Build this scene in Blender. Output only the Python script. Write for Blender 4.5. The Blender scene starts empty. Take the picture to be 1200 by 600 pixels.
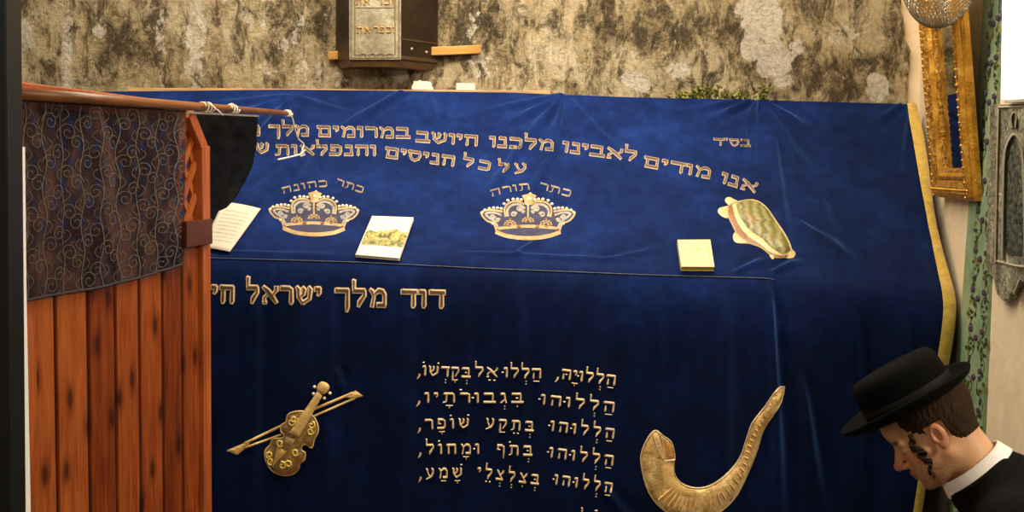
import bpy, bmesh, math, random
import numpy as np
from mathutils import Vector, Matrix, noise
from mathutils.bvhtree import BVHTree
from mathutils.geometry import delaunay_2d_cdt

random.seed(7); np.random.seed(7)
scene = bpy.context.scene
COL = scene.collection
R = math.radians

# ------------------------------------------------------------------ camera
FPX = 1300.0
CAM = Vector((0, 0, 1.7))
ROT = Matrix.Rotation(R(90-4.7), 3, 'X') @ Matrix.Rotation(R(1.0), 3, 'Z')
cd = bpy.data.cameras.new('camera'); cam = bpy.data.objects.new('camera', cd); COL.objects.link(cam)
cam.matrix_world = Matrix.Translation(CAM) @ ROT.to_4x4()
cd.sensor_width = 36; cd.lens = FPX/1200*36; cd.clip_start = .02
scene.camera = cam
scene.view_settings.view_transform = 'Standard'
scene.view_settings.look = 'None'
scene.view_settings.exposure = 0

def ray(px, py):
    return (ROT @ Vector(((px-600)/FPX, (300-py)/FPX, -1))).normalized()
def hit(px, py, p0, n):
    d = ray(px, py)
    return CAM + d*((Vector(p0)-CAM).dot(Vector(n))/d.dot(Vector(n)))
def at(px, py, y):
    return hit(px, py, (0, y, 0), (0, 1, 0))

# ------------------------------------------------------------------ objects
def tag(o, label=None, cat=None, group=None, kind=None):
    if label: o['label'] = label
    if cat: o['category'] = cat
    if group: o['group'] = group
    if kind: o['kind'] = kind
    return o
def empty(name, loc, label, cat, group=None):
    o = bpy.data.objects.new(name, None); COL.objects.link(o); o.location = loc
    o.empty_display_size = .05
    return tag(o, label, cat, group)
def mesh_obj(name, verts, faces, mat, parent=None, smooth=False, label=None):
    me = bpy.data.meshes.new(name)
    if parent is not None:
        pl = world_loc(parent)
        verts = [tuple(Vector(v)-pl) for v in verts]
    me.from_pydata([tuple(v) for v in verts], [], faces)
    me.validate(); me.update()
    if smooth:
        me.polygons.foreach_set('use_smooth', [True]*len(me.polygons))
    o = bpy.data.objects.new(name, me); COL.objects.link(o)
    if mat: me.materials.append(mat)
    if parent is not None: o.parent = parent
    if label: o['label'] = label
    return o
def world_loc(o):
    v = Vector((0, 0, 0))
    while o is not None:
        v += o.location; o = o.parent
    return v
def bevel(o, w=.003, seg=2):
    m = o.modifiers.new('bevel', 'BEVEL'); m.width = w; m.segments = seg; m.limit_method = 'ANGLE'
    return o

class MB:
    """collects geometry for ONE mesh"""
    def __init__(s): s.v = []; s.f = []; s.c = []
    def add(s, vs, fs, col=None):
        b = len(s.v); s.v += [Vector(v) for v in vs]; s.f += [tuple(i+b for i in f) for f in fs]
        s.c += [col]*len(vs)
        return s
    def prism(s, pts, off):
        n = len(pts); off = Vector(off)
        a = [Vector(p) for p in pts]; b = [p+off for p in a]
        s.add(a+b, [tuple(range(n))[::-1], tuple(range(n, 2*n))] + [(i, (i+1) % n, n+(i+1) % n, n+i) for i in range(n)])
        return s
    def box(s, c, ax, ay, az):
        c = Vector(c); ax, ay, az = Vector(ax), Vector(ay), Vector(az)
        p = [c-ax-ay-az, c+ax-ay-az, c+ax+ay-az, c-ax+ay-az]
        return s.prism(p, az*2)
    def tube(s, pts, r, n=8, cap=True):
        pts = [Vector(p) for p in pts]; m = len(pts)
        rr = r if hasattr(r, '__len__') else [r]*m
        vs = []; prev = None
        for i, p in enumerate(pts):
            t = (pts[min(i+1, m-1)]-pts[max(i-1, 0)]).normalized()
            if prev is None:
                a = t.orthogonal().normalized()
            else:
                a = (prev - t*prev.dot(t)).normalized()
            prev = a; b = t.cross(a)
            for k in range(n):
                an = 2*math.pi*k/n
                vs.append(p+(a*math.cos(an)+b*math.sin(an))*rr[i])
        fs = [(i*n+k, i*n+(k+1) % n, (i+1)*n+(k+1) % n, (i+1)*n+k) for i in range(m-1) for k in range(n)]
        if cap: fs += [tuple(range(n))[::-1], tuple(range((m-1)*n, m*n))]
        return s.add(vs, fs)
    def grid(s, fn, nu, nv):
        vs = [fn(i/nu, j/nv) for j in range(nv+1) for i in range(nu+1)]
        w = nu+1
        return s.add(vs, [(j*w+i, j*w+i+1, (j+1)*w+i+1, (j+1)*w+i) for j in range(nv) for i in range(nu)])
    def dome(s, c, n, r, h=None):
        n = Vector(n).normalized(); a = n.orthogonal().normalized(); b = n.cross(a); c = Vector(c); h = h or r
        vs = []; K = 8
        for (q, z) in ((1, 0), (.8, .6), (.4, .92)):
            for k in range(K):
                an = 2*math.pi*k/K
                vs.append(c+(a*math.cos(an)+b*math.sin(an))*r*q+n*h*z)
        vs.append(c+n*h)
        fs = [(j*K+k, j*K+(k+1) % K, (j+1)*K+(k+1) % K, (j+1)*K+k) for j in range(2) for k in range(K)]
        fs += [(2*K+k, 2*K+(k+1) % K, 3*K) for k in range(K)]
        return s.add(vs, fs)
    def build(s, name, mat, parent=None, smooth=False, label=None):
        return mesh_obj(name, s.v, s.f, mat, parent, smooth, label)

# ------------------------------------------------------------------ materials
def srgb(r, g, b):
    f = lambda c: c/12.92 if c <= .04045 else ((c+.055)/1.055)**2.4
    return (f(r/255), f(g/255), f(b/255), 1)
class NT:
    def __init__(s, name):
        s.m = bpy.data.materials.new(name); s.m.use_nodes = True; s.t = s.m.node_tree
        s.b = s.t.nodes['Principled BSDF']; s.out = s.t.nodes['Material Output']
    def n(s, typ, **kw):
        nd = s.t.nodes.new(typ)
        for k, v in kw.items():
            if k in nd.inputs.keys(): nd.inputs[k].default_value = v
            else: setattr(nd, k, v)
        return nd
    def l(s, a, b): s.t.links.new(a, b)
    def coords(s, scale=(1, 1, 1), kind='Object'):
        tc = s.n('ShaderNodeTexCoord'); mp = s.n('ShaderNodeMapping'); mp.inputs['Scale'].default_value = scale
        s.l(tc.outputs[kind], mp.inputs['Vector']); return mp.outputs[0]
    def noise(s, co, scale, detail=6, rough=.6, dist=0):
        nd = s.n('ShaderNodeTexNoise', Scale=scale, Detail=detail, Roughness=rough, Distortion=dist)
        s.l(co, nd.inputs['Vector']); return nd.outputs['Fac']
    def ramp(s, fac, stops):
        nd = s.n('ShaderNodeValToRGB'); cr = nd.color_ramp
        while len(cr.elements) < len(stops): cr.elements.new(.5)
        for e, (p, c) in zip(cr.elements, stops): e.position = p; e.color = c
        s.l(fac, nd.inputs['Fac']); return nd.outputs['Color']
    def mix(s, fac, a, b, mode='MIX'):
        nd = s.n('ShaderNodeMix', data_type='RGBA', blend_type=mode)
        for sock, v in ((nd.inputs['Factor'], fac), (nd.inputs['A'] if False else nd.inputs[6], a), (nd.inputs[7], b)):
            if hasattr(v, 'is_linked') or isinstance(v, bpy.types.NodeSocket): s.l(v, sock)
            else: sock.default_value = v
        return nd.outputs[2]
    def math(s, op, a, b=0.0, clamp=False):
        nd = s.n('ShaderNodeMath', operation=op, use_clamp=clamp)
        for sock, v in zip(nd.inputs, (a, b)):
            if isinstance(v, bpy.types.NodeSocket): s.l(v, sock)
            else: sock.default_value = v
        return nd.outputs[0]
    def attr(s, name):
        nd = s.n('ShaderNodeAttribute', attribute_name=name); return nd
    def bump(s, h, strength=.5, dist=.01):
        nd = s.n('ShaderNodeBump', Strength=strength, Distance=dist); s.l(h, nd.inputs['Height'])
        s.l(nd.outputs[0], s.b.inputs['Normal']); return nd
    def set(s, **kw):
        for k, v in kw.items():
            k = k.replace('_', ' ')
            if isinstance(v, bpy.types.NodeSocket): s.l(v, s.b.inputs[k])
            else: s.b.inputs[k].default_value = v
        return s.m
def plain(name, col, rough=.6, metal=0, var=.12, scale=60, bump=.15, **kw):
    t = NT(name); co = t.coords(); nz = t.noise(co, scale, 4)
    d = tuple(max(0, c*(1-var*2)) for c in col[:3])+(1,); l = tuple(min(1, c*(1+var)) for c in col[:3])+(1,)
    c = t.ramp(nz, [(.3, d), (.7, l)])
    if bump: t.bump(nz, bump, .004)
    return t.set(Base_Color=c, Roughness=rough, Metallic=metal, **kw)

# velvet
t = NT('blue velvet'); co = t.coords()
n1 = t.noise(co, 7, 6, .6); n2 = t.noise(co, 300, 2, .6); n3 = t.noise(t.coords((1, 1, .8)), 26, 5, .65, .3)
mixn = t.math('ADD', t.math('MULTIPLY', n1, .6), t.math('MULTIPLY', n3, .4))
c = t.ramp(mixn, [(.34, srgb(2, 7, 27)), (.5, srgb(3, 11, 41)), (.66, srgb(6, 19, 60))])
c2 = t.ramp(mixn, [(.34, srgb(8, 23, 64)), (.5, srgb(13, 32, 82)), (.66, srgb(21, 45, 106))]); fd = t.attr('falloff'); c = t.mix(fd.outputs['Fac'], c, c2)  # lighter blue puts the light on the slope into the base colour
t.bump(t.math('ADD', t.math('MULTIPLY', n2, .15), t.math('MULTIPLY', n3, .5)), .3, .006)
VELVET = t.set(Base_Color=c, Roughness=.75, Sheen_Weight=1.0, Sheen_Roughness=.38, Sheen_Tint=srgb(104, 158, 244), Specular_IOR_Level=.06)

def thread(name, c1, c2, scale=260, rough=.42, sheen=.2):
    t = NT(name); co = t.coords()
    w = t.noise(t.coords((1, 1, 3)), scale, 2); n = t.noise(co, 40, 3)
    c = t.ramp(t.math('ADD', t.math('MULTIPLY', w, .5), t.math('MULTIPLY', n, .5)), [(.35, c1), (.65, c2)])
    t.bump(w, .5, .002)
    return t.set(Base_Color=c, Roughness=rough, Specular_IOR_Level=.5, Sheen_Weight=sheen)
GOLD_LT = thread('pale gold thread', srgb(168, 132, 88), srgb(222, 188, 138))
GOLD_DK = thread('brown gold thread', srgb(58, 42, 36), srgb(98, 70, 50))
GOLD_SL = thread('tan outline thread', srgb(132, 110, 80), srgb(182, 158, 122))
PSALM = thread('cream gold thread', srgb(204, 170, 116), srgb(246, 216, 164))
GOLD = thread('gold satin thread', srgb(196, 148, 70), srgb(240, 200, 120), 160)
GOLD_PL = thread('flat gold satin', srgb(200, 160, 84), srgb(236, 200, 128), 120)
GOLD_CR = thread('crown gold thread', srgb(140, 110, 62), srgb(198, 166, 112), 160)
SILVER = thread('silver grey thread', srgb(112, 106, 98), srgb(168, 158, 140), 160)
NET = thread('blue grey netting', srgb(16, 20, 58), srgb(56, 56, 84), 420, .8)
PEARL = plain('cream pearl', srgb(250, 232, 190), .25, 0, .05)
OLIVE = thread('olive gold brocade', srgb(78, 68, 30), srgb(176, 138, 74), 60)
BROWN = thread('rust brown satin', srgb(104, 62, 22), srgb(150, 96, 38), 120)
CREAM = thread('cream satin', srgb(184, 154, 102), srgb(218, 192, 142), 120)
YELLOW = thread('yellow border fabric', srgb(170, 138, 44), srgb(214, 182, 84), 120)
t = NT('green brocade'); co = t.coords((1, 1, 1))
wv = t.n('ShaderNodeTexWave', Scale=22, Distortion=5, Detail=3); mp = t.coords((.5, .5, 2.2)); t.l(mp, wv.inputs['Vector'])
nn = t.noise(co, 18, 4)
c = t.mix(t.math('MULTIPLY', wv.outputs['Fac'], .7), srgb(96, 98, 44), srgb(150, 138, 84)); c = t.mix(t.ramp(nn, [(.58, (0,0,0,1)), (.8, (1,1,1,1))]), c, srgb(150, 108, 60))
t.bump(wv.outputs['Fac'], .4, .006)
GREENBR = t.set(Base_Color=c, Roughness=.4, Specular_IOR_Level=.5)
t = NT('gold ridged brocade'); mp = t.coords((1, 1, 1)); n1 = t.noise(mp, 55, 5, .7); n2 = t.noise(t.coords((1.2, 1, .5)), 26, 3)
c = t.ramp(t.math('ADD', t.math('MULTIPLY', n1, .5), t.math('MULTIPLY', n2, .5)), [(.36, srgb(162, 126, 66)), (.5, srgb(212, 174, 106)), (.66, srgb(250, 226, 170))])
t.bump(n1, .7, .006)
HORN = t.set(Base_Color=c, Roughness=.32, Specular_IOR_Level=.6, Metallic=.2)

# wood
def wood(name, dark, mid, light, knots=True, rough=.38, axis='z'):
    t = NT(name); sc = (9, 9, .9) if axis == 'z' else (.9, .9, 14)
    n1 = t.noise(t.coords(sc), 6, 6, .6, .8); n2 = t.noise(t.coords((2, 2, 1)), 2.5, 3)
    a = t.attr('rnd')
    f = t.math('ADD', t.math('ADD', t.math('MULTIPLY', n1, .55), t.math('MULTIPLY', n2, .3)), t.math('MULTIPLY', a.outputs['Fac'], .22))
    c = t.ramp(f, [(.33, dark), (.52, mid), (.7, light)])
    if knots:
        vo = t.n('ShaderNodeTexVoronoi', Scale=6.0, voronoi_dimensions='2D'); sx_ = t.n('ShaderNodeSeparateXYZ'); cx_ = t.n('ShaderNodeCombineXYZ'); t.l(t.coords((1, 1.6, .75)), sx_.inputs[0]); t.l(sx_.outputs[1], cx_.inputs[0]); t.l(sx_.outputs[2], cx_.inputs[1]); t.l(cx_.outputs[0], vo.inputs['Vector'])
        k = t.ramp(vo.outputs['Distance'], [(.06, (1, 1, 1, 1)), (.12, (.5, .5, .5, 1)), (.24, (0, 0, 0, 1))])
        c = t.mix(t.math('MULTIPLY', k, .85), c, tuple(x*.25 for x in dark[:3])+(1,))
    t.bump(n1, .12, .003)
    return t.set(Base_Color=c, Roughness=rough, Specular_IOR_Level=.4)
PINE = wood('red varnished pine', srgb(92, 36, 10), srgb(140, 64, 22), srgb(178, 96, 40))
ORANGE = wood('orange pine strip', srgb(140, 68, 28), srgb(184, 98, 46), srgb(208, 124, 64), False)
BLOCK = wood('dark red wood', srgb(64, 28, 14), srgb(86, 40, 22), srgb(104, 54, 32), False)
RODW = wood('brown pole wood', srgb(96, 56, 24), srgb(140, 86, 40), srgb(176, 116, 60), False, axis='x')
SLATW = wood('yellow raw wood', srgb(150, 108, 44), srgb(190, 144, 70), srgb(212, 170, 96), False, axis='x')
LEDGEW = wood('tan ledge wood', srgb(150, 112, 66), srgb(196, 158, 108), srgb(226, 190, 140), False, axis='x')

# stone
t = NT('sooty rough stone'); co = t.coords(); cs = t.coords((2.6, 1, .8))
a = t.attr('patch'); d = t.attr('soot'); st = t.attr('streak')
n1 = t.noise(co, 15, 12, .78, .3); n2 = t.noise(t.coords((3.2, 1, .7)), 10, 10, .75, .4); n3 = t.noise(co, 70, 8, .8); n4 = t.noise(co, 3.2, 5, .6)
n12 = t.mix(st.outputs['Fac'], n1, n2)
f = t.math('ADD', t.math('ADD', t.math('MULTIPLY', n12, .62), t.math('MULTIPLY', n3, .42)), t.math('MULTIPLY', n4, .30)); f = t.math('SUBTRACT', f, .055)
f = t.math('SUBTRACT', f, t.math('MULTIPLY', d.outputs['Fac'], .13))
pn = t.noise(t.coords((1.2, 1, .9)), 15, 12, .74, .4)
pm_ = t.ramp(t.math('ADD', t.math('MULTIPLY', a.outputs['Fac'], .9), t.math('MULTIPLY', t.math('SUBTRACT', pn, .5), 2.9)), [(.40, (0, 0, 0, 1)), (.60, (1, 1, 1, 1))])
c = t.ramp(f, [(.42, srgb(96, 82, 56)), (.49, srgb(156, 136, 98)), (.56, srgb(198, 176, 132)), (.64, srgb(222, 201, 160)), (.76, srgb(246, 234, 212))])
da = t.noise(t.coords((1.5, 1, .8)), 11, 12, .76, .5)
da = t.math('SUBTRACT', da, t.math('MULTIPLY', d.outputs['Fac'], .085))
dm = t.ramp(da, [(.40, (1, 1, 1, 1)), (.455, (.55, .55, .55, 1)), (.51, (0, 0, 0, 1))])
c = t.mix(t.math('MULTIPLY', dm, .92), c, t.ramp(n3, [(.36, srgb(28, 23, 14)), (.6, srgb(96, 82, 56))]))
sp = t.ramp(t.noise(t.coords((1.3, 1, .7)), 34, 8, .76), [(.585, (0, 0, 0, 1)), (.64, (1, 1, 1, 1))])
c = t.mix(t.math('MULTIPLY', sp, .7), c, srgb(224, 208, 178))
c = t.mix(t.math('MULTIPLY', pm_, .9), c, t.ramp(n3, [(.36, srgb(196, 176, 142)), (.54, srgb(250, 240, 222))]))
t.bump(t.math('ADD', t.math('MULTIPLY', n3, .6), n1), 1.0, .045)
STONE = t.set(Base_Color=c, Roughness=.75, Specular_IOR_Level=.3)
WHITE_PL = plain('cream plaster', srgb(226, 206, 172), .8, 0, .06, 14, .3)
FLOORM = plain('grey stone floor', srgb(120, 110, 96), .6, 0, .15, 8)
CEILM = plain('lime washed ceiling', srgb(215, 200, 175), .9, 0, .05, 6)
BLACKM = plain('black painted post', srgb(16, 19, 14), .45, 0, .1, 30, .05)
GLOWM = plain('white panel with added glow', srgb(255, 253, 248), .6, 0, .01, 30, .05, Emission_Color=(1, .98, .94, 1), Emission_Strength=.8)  # emission added so the plain white board looks overexposed
GREYM = plain('dull grey edge', srgb(62, 66, 62), .5, 0, .1, 30, .05)
WHITEM = plain('white paint', srgb(250, 248, 242), .6, 0, .02, 30, .05)
PAPER = plain('white paper', srgb(206, 197, 178), .8, 0, .03, 30, .05)
STRING = plain('white cotton cord', srgb(236, 222, 200), .8, 0, .08, 300, .3)

# painted floral strip
t = NT('pale green paint'); co = t.coords(); n = t.noise(co, 9, 5)
STRIPM = t.set(Base_Color=t.ramp(n, [(.3, srgb(98, 122, 92)), (.5, srgb(128, 152, 116)), (.75, srgb(156, 168, 128))]), Roughness=.5)
LEAFD = plain('dark green paint', srgb(40, 66, 40), .5, 0, .2, 40)
LEAFY = plain('mustard paint', srgb(128, 118, 40), .5, 0, .2, 40)
PLUM = plain('plum paint', srgb(58, 38, 52), .5, 0, .2, 40)
t = NT('hammered old silver'); co = t.coords(); n = t.noise(co, 70, 5, .7); n2 = t.noise(t.coords((1, 1, .5)), 14, 5)
t.bump(n, 1, .012)
PLAQUE = t.set(Base_Color=t.ramp(t.math('ADD', t.math('MULTIPLY', n, .5), t.math('MULTIPLY', n2, .5)), [(.36, srgb(50, 50, 38)), (.5, srgb(132, 130, 110)), (.62, srgb(214, 206, 178))]), Roughness=.4, Metallic=.35)
t = NT('tarnished silver sheet'); co = t.coords(); n = t.noise(co, 60, 6, .7); n2 = t.noise(co, 9, 4)
t.bump(n, .5, .004)
SILVERP = t.set(Base_Color=t.ramp(t.math('ADD', t.math('MULTIPLY', n, .4), t.math('MULTIPLY', n2, .6)), [(.34, srgb(84, 76, 60)), (.5, srgb(132, 122, 98)), (.68, srgb(172, 162, 136))]), Roughness=.45, Metallic=.35)
DARKBRZ = plain('dark bronze', srgb(40, 27, 16), .35, .3, .25, 20, .25)
BRASS = plain('brass letter', srgb(206, 170, 104), .35, .5, .1, 80)
t = NT('gilded wood'); co = t.coords(); n = t.noise(co, 130, 4, .6); n2 = t.noise(co, 20, 4)
t.bump(n, .5, .005)
GILT = t.set(Base_Color=t.ramp(n2, [(.3, srgb(150, 98, 22)), (.55, srgb(204, 148, 46)), (.75, srgb(236, 190, 96))]), Roughness=.32, Metallic=.55)
t = NT('carved gilded border'); co = t.coords(); n = t.noise(co, 75, 5, .7); t.bump(n, 1, .02)
GILTC = t.set(Base_Color=t.ramp(n, [(.36, srgb(110, 66, 10)), (.52, srgb(190, 132, 38)), (.68, srgb(240, 200, 110))]), Roughness=.35, Metallic=.5)
t = NT('mirror glass'); n = t.noise(t.coords(), 20, 5)
MIRROR = t.set(Base_Color=t.ramp(n, [(.3, srgb(176, 172, 150)), (.7, srgb(205, 203, 190))]), Roughness=.06, Metallic=1.0)
LAMPW = plain('silver lamp wire', srgb(172, 160, 136), .3, .7, .1, 80)
t = NT('clear glass bowl'); t.b.inputs['Transmission Weight'].default_value = 1; GLASS = t.set(Base_Color=(.98, .96, .92, 1), Roughness=.02, IOR=1.12)
CABLE = plain('dark cable', srgb(60, 48, 36), .6)

# fabric on the screen
t = NT('sheer dark patterned net'); co = t.coords(); n = t.noise(t.coords((1, 1, .6)), 14, 5, .65); n2 = t.noise(co, 380, 2)
z = t.n('ShaderNodeSeparateXYZ'); t.l(co, z.inputs[0])
c = t.ramp(n, [(.40, srgb(10, 13, 26)), (.5, srgb(40, 33, 40)), (.60, srgb(78, 57, 54))])
bs = t.n('ShaderNodeBsdfTransparent'); ms = t.n('ShaderNodeMixShader')
t.set(Base_Color=c, Roughness=.8, Specular_IOR_Level=.15)
t.l(t.math('MULTIPLY', t.ramp(n2, [(.3, (.0, .0, .0, 1)), (.7, (1, 1, 1, 1))]), .42), ms.inputs[0])
t.l(t.b.outputs[0], ms.inputs[1]); t.l(bs.outputs[0], ms.inputs[2]); t.l(ms.outputs[0], t.out.inputs['Surface'])
SHEER = t.m
SCROLL = thread('dull gold green thread', srgb(54, 54, 44), srgb(106, 95, 66), 200)
BLACKCL = plain('black cloth', srgb(9, 10, 14), .85, 0, .3, 60, .4, Specular_IOR_Level=.1)

# skin etc.
t = NT('skin'); a = t.attr('col'); n = t.noise(t.coords(), 150, 4); n2 = t.noise(t.coords(), 25, 4)
c = t.mix(.22, a.outputs['Color'], t.ramp(n2, [(.3, srgb(168, 110, 78)), (.7, srgb(238, 196, 152))]), 'MULTIPLY')
t.bump(n, .12, .002)
SKIN = t.set(Base_Color=a.outputs['Color'], Roughness=.48, Subsurface_Weight=.12, Subsurface_Radius=(.012, .004, .002))
t = NT('dark brown hair'); n = t.noise(t.coords((160, 160, 40)), 2, 4, .7)
t.bump(n, .8, .004)
HAIR = t.set(Base_Color=t.ramp(n, [(.3, srgb(30, 20, 12)), (.7, srgb(70, 50, 30))]), Roughness=.85, Specular_IOR_Level=.2)
FELT = plain('black felt', srgb(9, 9, 9), .85, 0, .2, 160, .3, Specular_IOR_Level=.08)
BAND = plain('black ribbon', srgb(8, 8, 9), .7, 0, .2, 100, .15, Specular_IOR_Level=.2)
COAT = plain('black wool', srgb(9, 9, 9), .85, 0, .25, 200, .3, Specular_IOR_Level=.12)
SHIRT = plain('white cotton', srgb(246, 242, 236), .75, 0, .03, 120, .1)
SHOEM = plain('black leather', srgb(16, 15, 14), .35, 0, .1, 60)

# ------------------------------------------------------------------ room
YB = 4.10            # back wall
A, K = .95, .13      # right wall: x = A + K*y
YC = 2.735            # near corner of the right wall
WR_P = Vector((A, 0, 0)); WR_T = Vector((K, 1, 0)).normalized(); WR_N = Vector((-1, K, 0)).normalized()
def wr(px, py, off=0.0):
    return hit(px, py, WR_P+WR_N*off, WR_N)
HC = 3.2
def slab(name, mb, mat): return tag(mb.build(name, mat), kind='structure')
slab('floor', MB().box((0, 1.8, -.05), (3.4, 0, 0), (0, 3.2, 0), (0, 0, .05)), FLOORM)
slab('ceiling', MB().box((0, 1.8, HC+.05), (3.4, 0, 0), (0, 3.2, 0), (0, 0, .05)), CEILM)
wallb = slab('wall_back', MB().box((-.6, YB+.11, HC/2), (2.7, 0, 0), (0, .1, 0), (0, 0, HC/2)), WHITE_PL)
pc = WR_P+WR_T*(YC/WR_T.y); pe = WR_P+WR_T*((YB+.01)/WR_T.y)
slab('wall_right', MB().prism([pc, (3.4, YC, 0), (3.4, YB+.01, 0), pe], (0, 0, HC)), WHITE_PL)
slab('wall_left', MB().box((-3.3, 1.8, HC/2), (.1, 0, 0), (0, 3.2, 0), (0, 0, HC/2)), WHITE_PL)

# rough stone face of the back wall, ragged right edge
edge = [(1050, -60), (1056, 0), (1061, 22), (1063, 45), (1069, 60), (1069, 72), (1067, 92), (1066, 122), (1062, 300)]
ez = [(at(x, y, YB-.01).z, at(x, y, YB-.01).x) for x, y in edge][::-1]
def edge_x(z): return float(np.interp(z, [e[0] for e in ez], [e[1] for e in ez]))
px_blobs = [(890, 20, 26, 30, 1.), (880, 55, 14, 18, 1.), (905, 70, 22, 22, .9), (915, 92, 14, 14, .7), (930, 55, 12, 14, .7), (1028, 104, 13, 17, 1.1), (985, 42, 16, 12, .7),
            (1020, 95, 8, 8, .8), (745, 97, 18, 12, .8), (790, 84, 16, 10, .8), (565, 78, 16, 18, .6), (730, 60, 20, 10, .4), (440, 90, 60, 12, .5), (345, 40, 26, 24, .45),
            (355, 85, 30, 16, .4), (82, 60, 7, 60, .7), (232, 50, 11, 60, .62), (190, 60, 7, 60, .5), (310, 60, 8, 60, .4), (30, 40, 12, 20, .6), (120, 38, 8, 8, .6), (555, 30, 10, 24, .4)]
px_soot = [(145, 50, 36, 30, .8), (60, 70, 14, 50, .5), (540, 30, 40, 30, 1.), (370, 20, 40, 30, .8), (575, 70, 20, 30, .5), (950, 90, 60, 30, .9), (1050, 40, 16, 40, .6), (960, 10, 24, 20, .6), (850, 30, 24, 30, .6), (760, 30, 60, 20, .4), (255, 50, 8, 60, .7), (780, 50, 40, 14, .6), (470, 85, 24, 12, .5), (205, 80, 30, 30, .4), (700, 60, 18, 50, .5)]
def blobs(lst):
    out = []
    for (x, y, w, h, s) in lst:
        p = at(x, y, YB); q = at(x+w, y, YB); r_ = at(x, y+h, YB); out.append((p.x, p.z, (q.x-p.x), p.z-r_.z, s))
    return out
bl, so = blobs(px_blobs), blobs(px_soot)
NX, NZ = 420, 190
X0 = -3.15; Z0, Z1 = .4, 2.75
sv = []; pa = []; sa = []; sta = []
for j in range(NZ+1):
    z_ = Z0+(Z1-Z0)*j/NZ; xr = edge_x(z_)+.012*noise.noise((z_*30, 3, 1))
    for i in range(NX+1):
        x_ = X0+(xr-X0)*i/NX
        h = .022*noise.noise((x_*4, z_*4, 0))+.012*noise.noise((x_*13, z_*11, 5))+.006*noise.noise((x_*35, z_*30, 9))
        ed = min(1, (NX-i)/2.5)
        sv.append((x_, YB-.012-(.008+h)*ed if i < NX else YB+.012, z_))
        wob = noise.noise((x_*9, z_*9, 3))*.5; wob2 = noise.noise((x_*22, z_*22, 8))*.35
        s = 0
        for (bx, bz, bw, bh, q) in bl:
            dd = ((x_-bx)/bw)**2+((z_-bz)/bh)**2
            if dd < 5: s = max(s, q*max(0, min(1, 1.5-dd*.9+wob+wob2)))
        pa.append(s); s = 0
        for (bx, bz, bw, bh, q) in so:
            dd = ((x_-bx)/bw)**2+((z_-bz)/bh)**2
            if dd < 6: s += q*math.exp(-dd*.7)
        sa.append(min(1.2, s))
        sta.append(max(0, min(1, .5+.5*math.sin(x_*2.3+1.2)+.3*noise.noise((x_*2, 0, 0)))) if x_ < .4 else max(0, .25+wob*.3))
w_ = NX+1
st_o = mesh_obj('stone_facing', sv, [(j*w_+i, j*w_+i+1, (j+1)*w_+i+1, (j+1)*w_+i) for j in range(NZ) for i in range(NX)], STONE, wallb, True)
for nm, arr in (('patch', pa), ('soot', sa), ('streak', sta)):
    at_ = st_o.data.attributes.new(nm, 'FLOAT', 'POINT'); at_.data.foreach_set('value', arr)

# ------------------------------------------------------------------ velvet cover
YW, YF = 4.00, 3.35
bpx = [(-40, 110), (110, 107.5), (340, 105), (600, 108.5), (740, 114), (885, 117), (1066, 122)]
fpx = [(-40, 291), (245, 298), (420, 303), (560, 310), (760, 318), (900, 322), (1000, 337), (1113, 352)]
BP = [at(x, y, YW) for x, y in bpx]; FP = [at(x, y, YF) for x, y in fpx]
def lerp_poly(P, x): return float(np.interp(x, [p.x for p in P], [p.z for p in P]))
XBL, XBR = BP[0].x, BP[-1].x; XFL, XFR = FP[0].x, FP[-1].x
XDR = at(1070, 600, YF).x; ZDR = at(1070, 600, YF).z
XFLOOR = XFR + (XDR-XFR)*(FP[-1].z-0.02)/(FP[-1].z-ZDR)
def slope_pt(px, py):   # nominal slope plane through edges
    p0 = Vector((0, YF, lerp_poly(FP, 0))); e1 = Vector((0, YW, lerp_poly(BP, 0)))-p0
    n = e1.cross(Vector((1, 0, (FP[-2].z-FP[1].z)/(FP[-2].x-FP[1].x)))).normalized()
    return hit(px, py, p0, n)
CREASE = [((342, 105), (262, 128), 7, 11), ((342, 105), (300, 150), 8, 12), ((342, 105), (340, 190), 5, 12), ((342, 105), (420, 130), 4, 14), ((342, 105), (240, 112), 5, 10),
          ((480, 100), (385, 150), 9, 13), ((385, 150), (330, 235), 5, 16), ((505, 107), (520, 170), 4, 12),
          ((662, 110), (598, 140), 8, 10), ((662, 110), (615, 160), 11, 11), ((615, 160), (560, 235), 8, 14), ((662, 110), (645, 180), 9, 12), ((645, 180), (610, 240), 8, 16), ((662, 110), (560, 130), 6, 10), ((662, 110), (735, 185), 4, 14),
          ((887, 117), (838, 140), 9, 10), ((887, 117), (862, 180), 9, 11), ((887, 117), (880, 200), 6, 11), ((887, 117), (945, 150), 7, 13), ((887, 117), (960, 220), 4, 24), ((960, 220), (995, 330), 3, 28), ((905, 150), (925, 300), 6, 16), ((887, 117), (800, 132), 5, 10),
          ((1062, 123), (1025, 148), 7, 10), ((1062, 123), (1050, 200), 5, 12), ((930, 250), (1010, 300), 4, 16),
          ((530, 290), (760, 300), 4, 9), ((600, 295), (640, 270), 5, 10), ((700, 300), (780, 285), 4, 10), ((860, 316), (900, 300), 8, 10), ((905, 316), (940, 300), 8, 10), ((250, 285), (420, 294), 3, 8)]
FCREASE = [((902, 325), (912, 610), 14, 16), ((935, 430), (965, 620), 8, 16), ((1000, 360), (1005, 620), 6, 26), ((606, 330), (612, 620), 5, 26), ((390, 340), (380, 620), 5, 22), ((395, 430), (400, 460), 5, 12),
           ((700, 560), (760, 640), 6, 14), ((850, 330), (846, 620), 5, 24), ((700, 330), (690, 620), 4, 30), ((480, 330), (470, 620), 4, 30), ((300, 330), (296, 620), 5, 20), ((1060, 350), (1050, 620), 6, 22), ((770, 330), (775, 620), 4, 22), ((545, 330), (540, 620), 4, 24)]
NU, NS, NF = 520, 150, 150
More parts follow.
